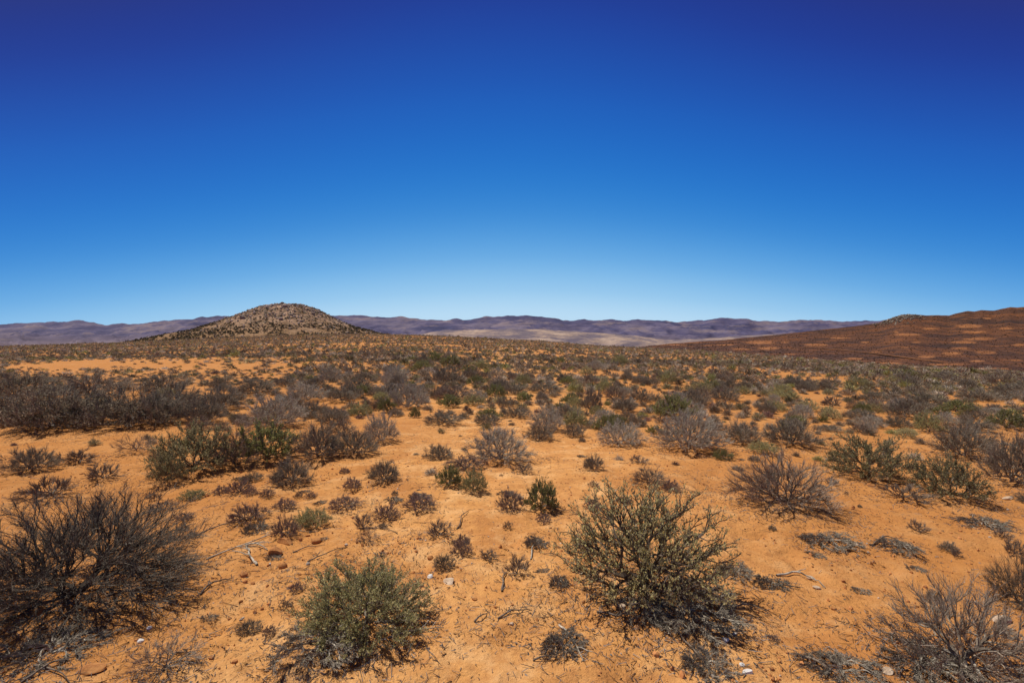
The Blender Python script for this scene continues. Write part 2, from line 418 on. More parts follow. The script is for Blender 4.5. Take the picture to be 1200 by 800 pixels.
PROTO = {}
NVAR = dict(olive=3, black=1, leafy=3, mound=3, bare=3, pale=3, purple=3, green=2, dark=4, tuft=3, dead=3, dry=2)
def proto(kind, var, mult=1.0):
    key = (kind, var, mult)
    if key not in PROTO:
        (bv, bf), (fv, ff) = grow(kind, sum(map(ord, kind)) * 31 + var * 7 + 1, mult)
        mb, mf = M[BARK[kind]], M[FOL[kind]]
        PROTO[key] = dict(
            b=mesh_from(kind + '_branches', bv, bf, [mb]), f=mesh_from(kind + '_foliage', fv, ff, [mf]),
            j=mesh_from(kind + '_shrub', np.concatenate([bv, fv]), np.concatenate([bf, ff + len(bv)]), [mb, mf],
                        mat_idx=np.concatenate([np.zeros(len(bf)), np.ones(len(ff))])), first=None, firstj=None)
    return PROTO[key]

NAME = dict(olive='leafy_shrub', black='bare_shrub', leafy='leafy_shrub', mound='leafy_shrub', bare='bare_shrub', pale='grey_shrub', purple='purple_shrub', green='green_shrub',
            dark='twiggy_shrub', tuft='dry_tuft', dead='dead_shrub', dry='bare_shrub')
PART = dict(olive='foliage', black='twigs', leafy='foliage', mound='foliage', bare='twigs', pale='foliage', purple='foliage', green='foliage', dark='foliage',
            tuft='stalks', dead='twigs', dry='twigs')
GROUP = dict(olive='dark olive leafy shrubs on the sand', black='bare brown twiggy shrubs on the sand', leafy='olive leafy shrubs on the sand', mound='grey-green leafy shrubs on the sand', bare='bare brown twiggy shrubs on the sand',
             pale='pale grey shrubs on the sand', purple='low purple shrubs on the sand', green='yellow-green shrubs on the sand',
             dark='dark brown shrubs on the sand', tuft='dry brown tufts on the sand', dead='dead grey shrubs flat on the sand',
             dry='sparse bare shrubs at the near edge')

def put_shrub(kind, var, x, y, w, h, rot, parts=True, mult=1.0, sink=0.012):
    pr = proto(kind, var, mult)
    z = float(ground_z(x, y)) - sink * min(1, w)
    sc = (w, w, h / STY[kind]['hw'])
    if parts:
        if pr['first'] is None:
            r = bpy.data.objects.new(NAME[kind], None); r.empty_display_size = .1; col.objects.link(r)
            link('branches', pr['b'], r); link(PART[kind], pr['f'], r); pr['first'] = r
        else:
            src = pr['first']; r = src.copy(); col.objects.link(r)
            for ch in src.children:
                c = ch.copy(); col.objects.link(c); c.parent = r
    else:
        if pr['firstj'] is None:
            r = link(NAME[kind], pr['j']); pr['firstj'] = r
        else:
            r = pr['firstj'].copy(); col.objects.link(r)
    for k in ('label', 'category', 'group'):
        if k in r: del r[k]
    r.location = (x, y, z); r.rotation_euler = (0, 0, rot); r.scale = sc
    return r

# hand set shrubs: centre px, lowest visible py, width px, top py, kind, label or None, short landmark name or None
S = [
 (755, 706, 196, 574, 'leafy', 'large open olive shrub with bare dark trunk, nearest the middle of the sand', 'large open olive shrub'),
 (432, 770, 172, 664, 'mound', 'dense grey-green shrub spreading low over the near sand, trailing dead twigs', 'dense grey-green front shrub'),
 (92, 742, 290, 566, 'black', 'big black-brown bare bush filling the near left corner', 'big dark left bush'),
 (195, 806, 92, 742, 'dry', 'sparse brown twig plant at the bottom edge, right of the big dark bush', None),
 (1132, 822, 190, 668, 'dry', 'loose brown dry bush in the near right corner above pale stones', 'loose near right bush'),
 (1196, 722, 80, 640, 'black', 'dark bare twigs cut off by the right edge above the near corner bush', None),
 (920, 610, 132, 529, 'bare', 'rounded leafless brown bush of upright twigs beside a grey dead mat', 'rounded leafless brown bush'),
 (1018, 568, 98, 503, 'olive', 'dense dark green rounded shrub right behind the leafless brown bush', 'dense dark green right shrub'),
 (1113, 592, 92, 530, 'olive', 'dark open shrub with leaning stems right of the dense green one', 'dark open right shrub'),
 (1060, 592, 62, 565, 'tuft', 'low dry brown tuft in front of the dark open right shrub', None),
 (806, 533, 88, 477, 'pale', 'pale silver-grey rounded bush, brightest of the middle distance', 'pale silver bush'),
 (728, 525, 64, 490, 'pale', 'flat grey shrub just left of the pale silver bush', None),
 (585, 546, 82, 496, 'pale', 'grey spiky bush with bare ends in the middle of the sand', 'grey spiky middle bush'),
 (228, 556, 104, 488, 'olive', 'olive-brown leafy shrub at the left end of the shrub row', 'olive left-row shrub'),
 (275, 548, 70, 492, 'bare', 'brown bare twig shrub between two leafy ones in the left shrub row', None),
 (314, 542, 76, 487, 'green', 'soft sage-green shrub in the left shrub row under a pale grey one', 'sage-green row shrub'),
 (322, 504, 80, 458, 'pale', 'pale grey feathery shrub behind the sage-green one in the left row', 'pale feathery left shrub'),
 (372, 540, 66, 489, 'dark', 'grey-brown dome shrub at the right end of the left shrub row', None),
 (415, 536, 58, 499, 'dark', 'brown low dome shrub beside the end of the left shrub row', None),
 (446, 521, 48, 480, 'pale', 'grey upright shrub standing above two brown domes left of centre', None),
 (150, 504, 116, 446, 'dark', 'tall dark thicket shrub in the dark mass on the left', 'tall dark left thicket'),
 (62, 508, 110, 448, 'dark', 'dark thicket shrub left of the tallest one in the dark mass', None),
 (205, 486, 70, 444, 'dark', None, None),
 (20, 478, 90, 436, 'dark', 'black-brown thicket shrub against the left edge of the photo', None),
 (105, 470, 90, 436, 'bare', None, None), (260, 480, 66, 448, 'dark', None, None), (190, 462, 60, 436, 'dark', None, None),
 (448, 571, 46, 539, 'dark', 'tight brown cushion shrub on open sand left of centre', 'tight brown cushion'),
 (342, 570, 58, 531, 'dark', 'reddish brown twiggy shrub with purple plants at its foot', 'reddish twiggy shrub'),
 (280, 577, 34, 556, 'purple', 'purple plant left of the reddish twiggy shrub', None),
 (260, 574, 24, 560, 'purple', None, None),
 (290, 614, 52, 584, 'purple', 'widest purple cushion, above the crossed dead branches', 'widest purple cushion'),
 (334, 597, 32, 580, 'purple', 'low flat purple plant below the reddish twiggy shrub', None),
 (313, 583, 20, 570, 'purple', None, None), (295, 581, 18, 568, 'purple', None, None), (364, 583, 16, 573, 'purple', None, None),
 (367, 621, 48, 592, 'mound', 'compact dark green cushion between two purple plants left of centre', 'compact dark cushion'),
 (403, 601, 42, 579, 'purple', 'purple-brown plant right of the compact dark green cushion', None),
 (413, 574, 26, 556, 'purple', None, None),
 (452, 613, 36, 588, 'purple', 'grey-purple upright plant above a black dead twig', None),
 (492, 604, 46, 578, 'purple', 'long low purple plant leaning right, left of the sage pair', None),
 (525, 577, 34, 545, 'green', 'pale green sprout of the sage pair near the centre', 'sage pair'),
 (554, 584, 36, 552, 'mound', 'grey-green dome of the sage pair near the centre', None),
 (545, 556, 52, 534, 'purple', None, None),
 (612, 557, 30, 543, 'tuft', None, None), (514, 541, 38, 518, 'dark', 'dark brown cushion left of the grey spiky bush', None),
 (634, 604, 48, 557, 'green', 'loose green shrub with yellow tips left of the large olive shrub', 'loose yellow-tipped shrub'),
 (598, 604, 36, 574, 'purple', 'thin purplish twigs left of the loose yellow-tipped shrub', None),
 (515, 636, 34, 611, 'tuft', 'sparse brown tuft on bare sand left of the large olive shrub', 'sparse brown tuft'),
 (432, 640, 30, 617, 'dry', 'black broken twig plant below the grey-purple plant', None),
 (573, 664, 26, 646, 'tuft', 'tiny brown tuft, left of a grey root tuft', None),
 (606, 682, 36, 650, 'tuft', 'grey root tuft with bent roots left of the large olive shrub', 'grey root tuft'),
 (628, 648, 30, 634, 'dead', None, None), (446, 657, 16, 648, 'tuft', None, None),
 (695, 556, 26, 532, 'dark', 'small lone brown shrub on sand before the flat grey shrub', 'small lone brown shrub'),
 (748, 546, 26, 534, 'tuft', None, None), (787, 577, 26, 560, 'purple', 'purple plant peeping out behind the large olive shrub', None),
 (760, 574, 50, 548, 'bare', None, None),
 (928, 528, 66, 489, 'dark', 'grey-brown flat shrub between the silver bush and the dense green one', None),
 (868, 522, 52, 490, 'dark', None, None), (895, 536, 40, 518, 'mound', None, None), (848, 540, 26, 524, 'green', None, None),
 (970, 506, 34, 496, 'dark', 'small black flat cushion above the dense dark green shrub', None),
 (1131, 543, 72, 494, 'dark', 'large dark twiggy dome at the right, behind the open shrub', 'large dark right dome'),
 (1186, 574, 70, 503, 'dark', 'dark bush cut by the right edge of the photo', None),
 (1089, 509, 34, 481, 'mound', 'blackish green upright shrub right of the middle clearing', None),
 (1061, 493, 44, 466, 'dark', None, None), (1010, 488, 26, 472, 'green', 'small round green shrub alone in the right clearing', 'small round green shrub'),
 (1180, 506, 46, 478, 'green', 'green shrub near the right edge above the dark bush', None),
 (1060, 508, 26, 500, 'mound', None, None), (1120, 486, 36, 468, 'green', None, None),
 (478, 478, 56, 441, 'pale', 'grey bush with dark twigs above a yellow-green one, centre left', 'grey centre-left bush'),
 (454, 481, 24, 461, 'green', 'yellow-green shrub leaning on the grey centre-left bush', None),
 (486, 489, 15, 474, 'green', 'tiny yellow-green sprout on open sand below the grey centre-left bush', None),
 (527, 476, 34, 458, 'green', 'bright green rounded shrub in the middle distance', 'bright green middle shrub'),
 (556, 474, 32, 459, 'mound', None, None), (614, 470, 20, 458, 'green', None, None), (600, 462, 40, 444, 'dark', None, None),
 (637, 460, 56, 446, 'dark', None, None), (692, 480, 30, 448, 'dark', None, None), (640, 506, 46, 474, 'pale', None, None),
 (664, 492, 44, 470, 'dark', None, None), (632, 516, 40, 492, 'dark', None, None), (672, 512, 30, 494, 'dark', None, None),
 (570, 498, 36, 482, 'dark', None, None), (520, 499, 50, 482, 'dark', None, None), (604, 490, 40, 474, 'dark', None, None),
 (730, 482, 36, 462, 'dark', None, None), (752, 470, 30, 452, 'dark', None, None), (712, 462, 30, 444, 'mound', None, None),
 (780, 486, 34, 468, 'dark', None, None), (850, 470, 40, 450, 'dark', None, None), (822, 466, 34, 450, 'bare', None, None),
 (950, 452, 28, 440, 'tuft', None, None), (918, 470, 40, 456, 'mound', None, None), (975, 480, 30, 464, 'tuft', None, None),
 (1085, 476, 54, 456, 'dark', None, None), (1150, 470, 50, 452, 'dark', None, None), (1185, 462, 40, 448, 'dark', None, None),
 (1025, 470, 40, 456, 'dark', None, None), (1145, 508, 40, 490, 'dark', None, None),
 (400, 470, 44, 450, 'dark', None, None), (360, 470, 56, 446, 'pale', None, None), (420, 458, 40, 442, 'dark', None, None),
 (300, 462, 60, 440, 'dark', None, None), (400, 512, 40, 490, 'bare', None, None),
 (35, 556, 60, 520, 'dark', 'low dark twigs on the sand at the left edge above the big bush', None),
 (92, 545, 46, 522, 'tuft', None, None), (120, 562, 44, 538, 'tuft', 'scraggy brown tuft left of the olive left-row shrub', None),
 (60, 580, 70, 545, 'tuft', None, None), (190, 590, 36, 574, 'tuft', None, None), (226, 578, 34, 562, 'mound', None, None),
 (160, 532, 50, 505, 'dry', None, None), (215, 604, 26, 590, 'purple', None, None),
 (196, 565, 40, 520, 'olive', None, None),
 (45, 506, 80, 462, 'dark', None, None), (110, 500, 80, 456, 'dark', None, None), (185, 502, 74, 456, 'dark', None, None), (236, 498, 60, 462, 'dark', None, None), (10, 500, 70, 455, 'dark', None, None),
 # dead mats
 (812, 752, 128, 700, 'dead', 'grey dead twig mat on the sand below the large open olive shrub', 'grey dead mat'),
 (755, 742, 72, 712, 'dead', 'blackish dead twig mat in the shade of the large olive shrub', None),
 (972, 648, 66, 606, 'dead', 'grey dead twig mat right of the rounded leafless brown bush', None),
 (862, 682, 50, 656, 'dead', 'dark dead twig mat halfway between large olive and leafless bushes', None),
 (905, 694, 40, 682, 'dead', None, None), (1052, 650, 50, 636, 'dead', None, None), (1150, 622, 60, 598, 'dead', None, None),
 (372, 800, 110, 756, 'dead', 'brown dead branches trailing from under the dense grey-green front shrub', None),
 (300, 626, 34, 612, 'dead', None, None), (830, 800, 70, 772, 'dead', None, None), (660, 786, 60, 762, 'dead', None, None),
 (985, 810, 90, 780, 'dead', 'dead twigs on the sand at the bottom edge, left of the near right bush', None),
 (60, 790, 120, 752, 'dead', 'matted dead twigs under the front of the big dark left bush', None),
 (655, 700, 30, 690, 'dead', None, None), (1085, 812, 110, 760, 'dead', None, None),
]
placed = []   # x, y, w, h, kind, var, rot, label, short, px, py, wpx
for i, (px, py, wp, top, kind, lab, short) in enumerate(S):
    xb, yb = hit(px, py)
    w0 = wp / F * yb
    flat = kind == 'dead'
    yc = yb + (0.36 if flat else 0.30) * w0 * min(1.0, 1.0)
    if i == 0: yc = yb
    xc = (px - CX) / F * yc
    w = wp / F * yc
    z = float(plain_z(xc, yc))
    h = EYE - (top - CY) / F * (yc + .12 * w) - z
    if flat: h = max(.06, .12 * w)
    h = float(np.clip(h, .16 * w if not flat else 0, 1.0 * w))
    if i == 0: h *= .92; w *= 1.02
    elif i == 1: h *= .90; w *= .93
    elif not flat: h *= .85; w *= .94
    placed.append(dict(x=xc, y=yc, w=w, h=h, kind=kind, lab=lab, short=short, px=px, py=py, wp=wp, hand=True))
for d in placed:
    if d['w'] > .3 and d['kind'] != 'dead' and d['y'] < 14:
        MOUNDS.append((d['x'], d['y'], d['w'] * .5, .045 * min(1, d['w'])))

# ------------------------------------------------------------------ scatter of the rest of the scrub
CLEAR = [(180, 427, 165, 7, .92), (70, 432, 70, 5, .9), (300, 432, 60, 6, .7), (1000, 468, 60, 16, .75), (480, 500, 60, 16, .7), (420, 428, 60, 6, .5), (560, 440, 70, 6, .45),
         (960, 440, 50, 5, .6), (1010, 446, 60, 6, .6), (760, 450, 40, 5, .4), (900, 500, 60, 12, .6), (60, 540, 200, 30, .5), (300, 585, 260, 60, .75), (650, 640, 700, 90, .5), (560, 522, 90, 16, .6)]
def project(x, y, z): return CX + F * x / y, CY - F * (z - EYE) / y
cand = []
NTRY = 330000
uu = RNG.uniform(-1.55, 1.55, NTRY); yy = 5.2 + (160 - 5.2) * np.sqrt(RNG.random(NTRY))
extra = 50000
uu = np.concatenate([uu, RNG.uniform(-1.4, 1.4, extra)]); yy = np.concatenate([yy, 5.0 + 40 * np.sqrt(RNG.random(extra))])
xx = uu * yy; zz = plain_z(xx, yy)
pxs, pys = project(xx, yy, zz)
pxc = 600 + 600 * uu
Dc = np.interp(pxc, _D[:, 0], _D[:, 1])
prob = np.full(len(xx), .74)
prob *= np.clip(.68 + 1.9 * fbm(xx / 5.0, yy / 5.0, 3, 21), .08, 1.25)
prob *= np.where(yy > Dc + 8, 0, 1)
prob *= np.clip((yy - 4) / 8, .28, 1)
prob = np.where(yy > 28, np.minimum(prob * 1.35, .95), prob)
prob = np.where(yy > .55 * Dc, np.minimum(prob * 1.5, .97), prob)
prob = np.where((pxc < 420) & (pys < 412), np.minimum(prob * 2.2, 1), prob)
prob = np.where((pxc > 880) & (pys < 520), np.minimum(prob * 1.25, 1), prob)
for (cx, cy, rx, ry, a) in CLEAR:
    q = ((pxs - cx) / rx) ** 2 + ((pys - cy) / ry) ** 2
    prob *= 1 - a * np.clip(1.6 - q, 0, 1)
for (cx, cy, rx, ry, a) in [(140, 484, 150, 14, 1.4), (330, 455, 120, 14, 1.4), (1120, 470, 110, 16, 1.4), (1180, 520, 60, 40, 1.4)]:
    q = ((pxs - cx) / rx) ** 2 + ((pys - cy) / ry) ** 2
    prob = np.where(q < 1, np.minimum(prob * a, 1), prob)
keep = RNG.random(len(xx)) < prob
xx, yy, zz, pxs, pys = xx[keep], yy[keep], zz[keep], pxs[keep], pys[keep]
ww = np.clip(RNG.lognormal(math.log(.36), .50, len(xx)), .12, 1.2)
ww = np.where(yy < 9, np.minimum(ww, .36) * .6, ww)
grid = {}
def near_ok(x, y, w, f=.52):
    gx, gy = int(x // 1.5), int(y // 1.5)
    for a in (-1, 0, 1):
        for b_ in (-1, 0, 1):
            for (qx, qy, qw) in grid.get((gx + a, gy + b_), ()):
                if (x - qx) ** 2 + (y - qy) ** 2 < (f * .5 * (w + qw) * 1.0) ** 2: return False
    return True
def grid_add(x, y, w): grid.setdefault((int(x // 1.5), int(y // 1.5)), []).append((x, y, w))
for d in placed: grid_add(d['x'], d['y'], d['w'] * 1.5)
pick = []
for i in range(len(xx)):
    dens = .55 if yy[i] < 45 else .70
    if near_ok(xx[i], yy[i], ww[i], dens * 1.25):
        grid_add(xx[i], yy[i], ww[i]); pick.append(i)
KP = ['dark', 'pale', 'mound', 'purple', 'green', 'bare', 'tuft', 'leafy']
KW = np.array([.34, .14, .11, .08, .09, .12, .06, .06])
auto = []
for i in pick:
    kr = RNG.choice(len(KP), p=KW / KW.sum()); kind = KP[kr]
    w = float(ww[i])
    if kind in ('purple', 'tuft'): w *= .6
    h = w * float(RNG.uniform(.34, .58))
    if pxs[i] < 330 and 440 < pys[i] < 505 and kind in ('pale', 'green'): kind = 'dark'
    if pxs[i] < 340 and 420 < pys[i] < 482: h *= .62; w *= .85
    auto.append(dict(x=float(xx[i]), y=float(yy[i]), w=w, h=h, kind=kind, lab=None, short=None, px=float(pxs[i]), py=float(pys[i]),
                     wp=w / yy[i] * F, hand=False))
# seedlings, tufts and dead scraps between the nearer shrubs
tiny = []
while len(tiny) < 64:
    py_ = float(RNG.uniform(535, 760)); px_ = float(RNG.uniform(180, 1190)); x_, y_ = hit(px_, py_)
    kind = ['tuft', 'purple', 'dead', 'dead', 'dark', 'tuft'][int(RNG.integers(0, 6))]
    w = float(np.clip(RNG.lognormal(math.log(.12), .4), .05, .26)) * (1.3 if kind == 'dead' else 1)
    if not near_ok(x_, y_, w, .8): continue
    grid_add(x_, y_, w)
    tiny.append(dict(x=float(x_), y=float(y_), w=w, h=w * (.14 if kind == 'dead' else float(RNG.uniform(.4, .65))), kind=kind, lab=None, short=None, px=px_, py=py_, wp=w / float(y_) * F, hand=False))
inframe = [d for d in auto if -5 < d['px'] < 1205 and d['py'] < 805]
inframe.sort(key=lambda d: -d['wp'] * d['h'] / d['y'] * F)
N_IND = 300
chosen = inframe[:N_IND - len(placed)]
ids = set(map(id, chosen))
rest = [d for d in auto if id(d) not in ids]
indiv = placed + chosen + tiny

# ---- labels that single each shrub out
LOOK = dict(olive='dark olive leafy shrub', black='bare dark shrub', leafy='olive leafy shrub', mound='grey-green leafy shrub', bare='bare brown twiggy shrub', pale='pale grey shrub', purple='low purple shrub',
            green='yellow-green shrub', dark='dark brown shrub', tuft='dry brown tuft', dead='flat dead grey twigs', dry='sparse bare shrub')
marks = [d for d in placed if d['short']]
buckets = {}
for d in indiv:
    if d['lab']: continue
    best = min((m_ for m_ in marks if m_ is not d), key=lambda m_: math.hypot((d['px'] - m_['px']) / 2.2, (d['py'] - m_['py'])))
    dx, dy = d['px'] - best['px'], d['py'] - best['py']
    if abs(dx) > 2.2 * abs(dy) and abs(dx) > .4 * best['wp']: rel = 'left of' if dx < 0 else 'right of'
    elif dy < 0: rel = 'behind and left of' if dx < -8 else ('behind and right of' if dx > 8 else 'straight behind')
    else: rel = 'in front and left of' if dx < -8 else ('in front and right of' if dx > 8 else 'straight in front of')
    d['_d'] = math.hypot(dx / 2.2, dy)
    buckets.setdefault((LOOK[d['kind']], rel, best['short']), []).append(d)
ORD = ['', 'second ', 'third ', 'fourth ', 'fifth ', 'sixth ', 'seventh ', 'eighth ', 'ninth ', 'tenth ', 'eleventh ', 'twelfth ', 'thirteenth ', 'fourteenth ']
for (look, rel, mk), ds in buckets.items():
    if len(ds) == 1: ds[0]['lab'] = f'{look} {rel} the {mk}'; continue
    sets = [('', ds)]
    if len(ds) > 3:      # tell the bigger from the smaller first
        ds = sorted(ds, key=lambda d: -d['wp']); h_ = (len(ds) + 1) // 2
        sets = [('larger ', ds[:h_]), ('smaller ', ds[h_:])]
    for size, q in sets:
        q.sort(key=lambda d: d['_d'])
        for k, d in enumerate(q):
            o_ = 'nearest ' if k == 0 else (ORD[k] if k < len(ORD) else f'{k + 1}th ')
            d['lab'] = f'{o_ if len(q) > 1 else ""}{size}{look} {rel} the {mk}'

HERO = {0: 2.2, 1: 2.0, 2: 2.2, 4: 2.4, 6: 1.5, 10: 1.4}
for i, d in enumerate(indiv):
    k = d['kind']
    if i == 0: i_var, mult = 0, 2.2
    elif d['hand'] and i in HERO: i_var, mult = 1, HERO[i]
    else: i_var, mult = int(RNG.integers(0, NVAR[k])), 1.0
    parts = d['wp'] >= 20 and d['y'] < 22
    o = put_shrub(k, i_var, d['x'], d['y'], d['w'], d['h'], float(RNG.uniform(0, 6.28)), parts, mult)
    tag(o, d['lab'], 'dead shrub' if k == 'dead' else ('tuft' if k == 'tuft' else 'shrub'), GROUP[k])

# ------------------------------------------------------------------ the scrub nobody could count
TINT = dict(dark=(.25, .20, .138), pale=(.40, .34, .26), mound=(.26, .225, .13), purple=(.23, .14, .115), green=(.27, .25, .10),
            bare=(.26, .20, .14), tuft=(.25, .18, .12), leafy=(.25, .22, .12))
def soup(n, rng, width, inner=.15):
    az = rng.uniform(0, 6.283, n); cz = rng.random(n) ** .8; sr = np.sqrt(1 - cz ** 2)
    lum = 1 + .18 * np.sin(az * 3 + rng.uniform(0, 6)) + rng.normal(0, .08, n)
    out = np.stack([np.cos(az) * sr * .5, np.sin(az) * sr * .5, cz], 1) * lum[:, None]
    r1 = rng.uniform(.55, 1.0, n)[:, None]; r0 = r1 - rng.uniform(.22, .45, n)[:, None]
    P0 = out * np.maximum(r0, inner); P1 = out * r1
    P1 = P1 + rng.normal(0, .06, (n, 3)); P1[:, 2] = np.abs(P1[:, 2])
    d = unit(P1 - P0); sd = unit(np.cross(d, rng.normal(size=(n, 3)))) * (width * rng.uniform(.5, 1.5, n))[:, None]
    V = np.stack([P0 - sd * .5, P0 + sd * .5, P1 + sd * .8 * rng.random((n, 1)), P1 - sd * .8], 1)
    shade = rng.uniform(.6, 1.5, n)
    return V, shade
def scatter_soup(name, items, variants, label, cat, seed):
    rng = np.random.default_rng(seed)
    VV, CC = [], []
    n = len(items)
    X = np.array([[d['x'], d['y'], d['z'], d['w'], d['h']] for d in items]); T = np.array([d['c'] for d in items])
    vi = rng.integers(0, len(variants), n); ang = rng.uniform(0, 6.283, n)
    for k, (V, sh) in enumerate(variants):
        s = np.where(vi == k)[0]
        if not len(s): continue
        c, sn = np.cos(ang[s]), np.sin(ang[s])
        B = V.reshape(-1, 3)
        Q = np.empty((len(s), len(B), 3))
        Q[:, :, 0] = (c[:, None] * B[:, 0] - sn[:, None] * B[:, 1]) * X[s, 3:4] + X[s, 0:1]
        Q[:, :, 1] = (sn[:, None] * B[:, 0] + c[:, None] * B[:, 1]) * X[s, 3:4] + X[s, 1:2]
        Q[:, :, 2] = B[:, 2] * X[s, 4:5] + X[s, 2:3] - .01
        C = T[s][:, None, :] * np.repeat(sh, 4)[None, :, None]
        VV.append(Q.reshape(-1, 3)); CC.append(C.reshape(-1, 3))
    V = np.concatenate(VV); C = np.concatenate(CC)
    me = mesh_from(name, V, np.arange(len(V)).reshape(-1, 4), [M['scrub']], colors=C)
    return V, C
def zt(ds):
    if not ds: return
    z = ground_z(np.array([d['x'] for d in ds]), np.array([d['y'] for d in ds]))
    for d, q in zip(ds, z):
        d['z'] = float(q); j = 1 + .25 * RNG.normal()
        d['c'] = tuple(max(.02, v * max(.5, j)) for v in TINT[d['kind']])
zt(rest)
A = [d for d in rest if d['y'] < 22]; B_ = [d for d in rest if 22 <= d['y'] < 55]; C_ = [d for d in rest if d['y'] >= 55]
vA = [soup(420, RNG, .016) for _ in range(8)]; vB = [soup(130, RNG, .034) for _ in range(10)]; vC = [soup(42, RNG, .075) for _ in range(12)]
allV, allC = [], []
for its, vs, sd in ((A, vA, 1), (B_, vB, 2), (C_, vC, 3)):
    if its:
        V, C = scatter_soup('tmp', its, vs, '', '', sd); allV.append(V); allC.append(C)
V = np.concatenate(allV); C = np.concatenate(allC)
o = link('scrub', mesh_from('scrub', V, np.arange(len(V)).reshape(-1, 4), [M['scrub']], colors=C))
tag(o, 'low brown and olive scrub covering the plain out to its far edge', 'scrub', kind='stuff')

# ------------------------------------------------------------------ ground sheet
fwd = np.radians(np.arange(-54, 54.01, .27)); back = np.radians(np.arange(60, 300.1, 8))
AZ = np.concatenate([fwd, back])
rs = [.5]
while rs[-1] < 45: rs.append(rs[-1] * 1.0065 + .001)
while rs[-1] < 14000: rs.append(rs[-1] * 1.03)
R = np.array(rs)
gx = np.sin(AZ)[None, :] * R[:, None]; gy = np.cos(AZ)[None, :] * R[:, None]
gz = ground_z(gx, gy)
nr, na = gx.shape
V = np.stack([gx, gy, gz], 2).reshape(-1, 3)
ii = (np.arange(nr - 1)[:, None] * na + np.arange(na)[None, :]); jn = (np.arange(na) + 1) % na
i2 = np.arange(nr - 1)[:, None] * na + jn[None, :]
quads = np.stack([ii, i2, i2 + na, ii + na], 2).reshape(-1, 4)
quads = quads[:, ::-1]
V = np.concatenate([V, [[0, 0, float(ground_z(0.0, 0.0))]]])
cen = np.stack([np.full(na, len(V) - 1), np.arange(na), jn], 1)[:, ::-1]
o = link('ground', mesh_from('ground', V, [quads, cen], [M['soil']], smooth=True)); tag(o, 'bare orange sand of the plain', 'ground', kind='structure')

# ------------------------------------------------------------------ terrain beyond
def sheet(name, PX, Dfun, tops, bots, nt, mat, bump, power=.9, back=.5):
    U = (PX - CX) / F
    top = (CY - np.interp(PX, tops[:, 0], tops[:, 1])) / F; bot = (CY - np.interp(PX, bots[:, 0], bots[:, 1])) / F
    ts = np.linspace(0, 1, nt)
    rows = []
    for t_ in ts:
        D = Dfun(t_); e = bot + (top - bot) * t_ ** power
        x = U * D; y = np.full_like(U, D); z = EYE + e * D
        rows.append(np.stack([x, y, z + bump(x, y, t_)], 1))
    D1 = Dfun(1)
    for k in range(1, 6):
        D = D1 * (1 + .06 * k); z = EYE + top * D1 - back * D1 * .02 * k * k
        rows.append(np.stack([U * D, np.full_like(U, D), z], 1))
    G = np.stack(rows); a, n_ = G.shape[:2]
    ii = np.arange(a - 1)[:, None] * n_ + np.arange(n_ - 1)[None, :]
    q = np.stack([ii, ii + 1, ii + n_ + 1, ii + n_], 2).reshape(-1, 4)
    return link(name, mesh_from(name, G.reshape(-1, 3), q, [mat], smooth=True)), G

MT = np.array([[-400, 388], [-150, 384], [0, 380], [40, 378], [80, 376], [92, 375], [105, 377], [125, 381], [150, 380], [170, 378], [200, 375], [240, 372], [265, 371], [300, 373], [350, 372],
  [400, 370], [430, 370], [470, 371], [480, 373], [520, 374.5], [550, 375], [575, 371], [590, 369.5], [615, 369.5], [630, 371.5], [660, 375], [670, 376], [690, 375.5], [730, 375], [780, 376],
  [795, 377], [820, 376], [835, 373.5], [845, 372.5], [858, 374], [866, 373.4], [875, 374], [887, 377], [915, 377], [930, 375.5], [940, 375], [960, 376.5], [1000, 376], [1030, 375.5], [1100, 378], [1300, 384], [1700, 390]], float)
MB = np.array([[-500, 415], [1800, 415]], float)
def mb(x, y, t_):
    r_ = fbm(x / 900, y / 700, 5, 40); r2 = 1 - 2 * np.abs(fbm(x / 420, y / 600, 4, 50))
    return (1 - t_) ** .5 * (190 * r_ + 150 * (r2 - .6)) * min(1, t_ * 3 + .2) + 46 * fbm(x / 260, y / 260, 5, 60)
o, _ = sheet('mountains', np.arange(-400, 1701, 2.5), lambda t_: 4800 + 4700 * t_, MT, MB, 70, M['mountain'], mb, 1.0)
tag(o, 'long flat-topped purple mountain range along the horizon', 'mountains', kind='structure')
FT = np.array([[0, 1.8]]) + np.array([[380, 412], [430, 400], [480, 391], [500, 388], [520, 385], [560, 384.5], [600, 383.5], [640, 384.5], [700, 388], [740, 391], [780, 396], [800, 396], [860, 392], [900, 390], [940, 390], [980, 391], [1050, 396], [1150, 412]], float)
FB = np.array([[300, 416], [1200, 416]], float)
def fb(x, y, t_): return (70 * fbm(x / 260, y / 220, 5, 70)) * min(1, t_ * 4) * (1.05 - t_)+ 5 * fbm(x / 70, y / 70, 3, 75)
o, _ = sheet('foothills', np.arange(380, 1151, 1.5), lambda t_: 2600 + 1500 * t_, FT, FB, 60, M['foothill'], fb, .9)
tag(o, 'pale tan foothills below the purple mountains', 'foothills', kind='structure')

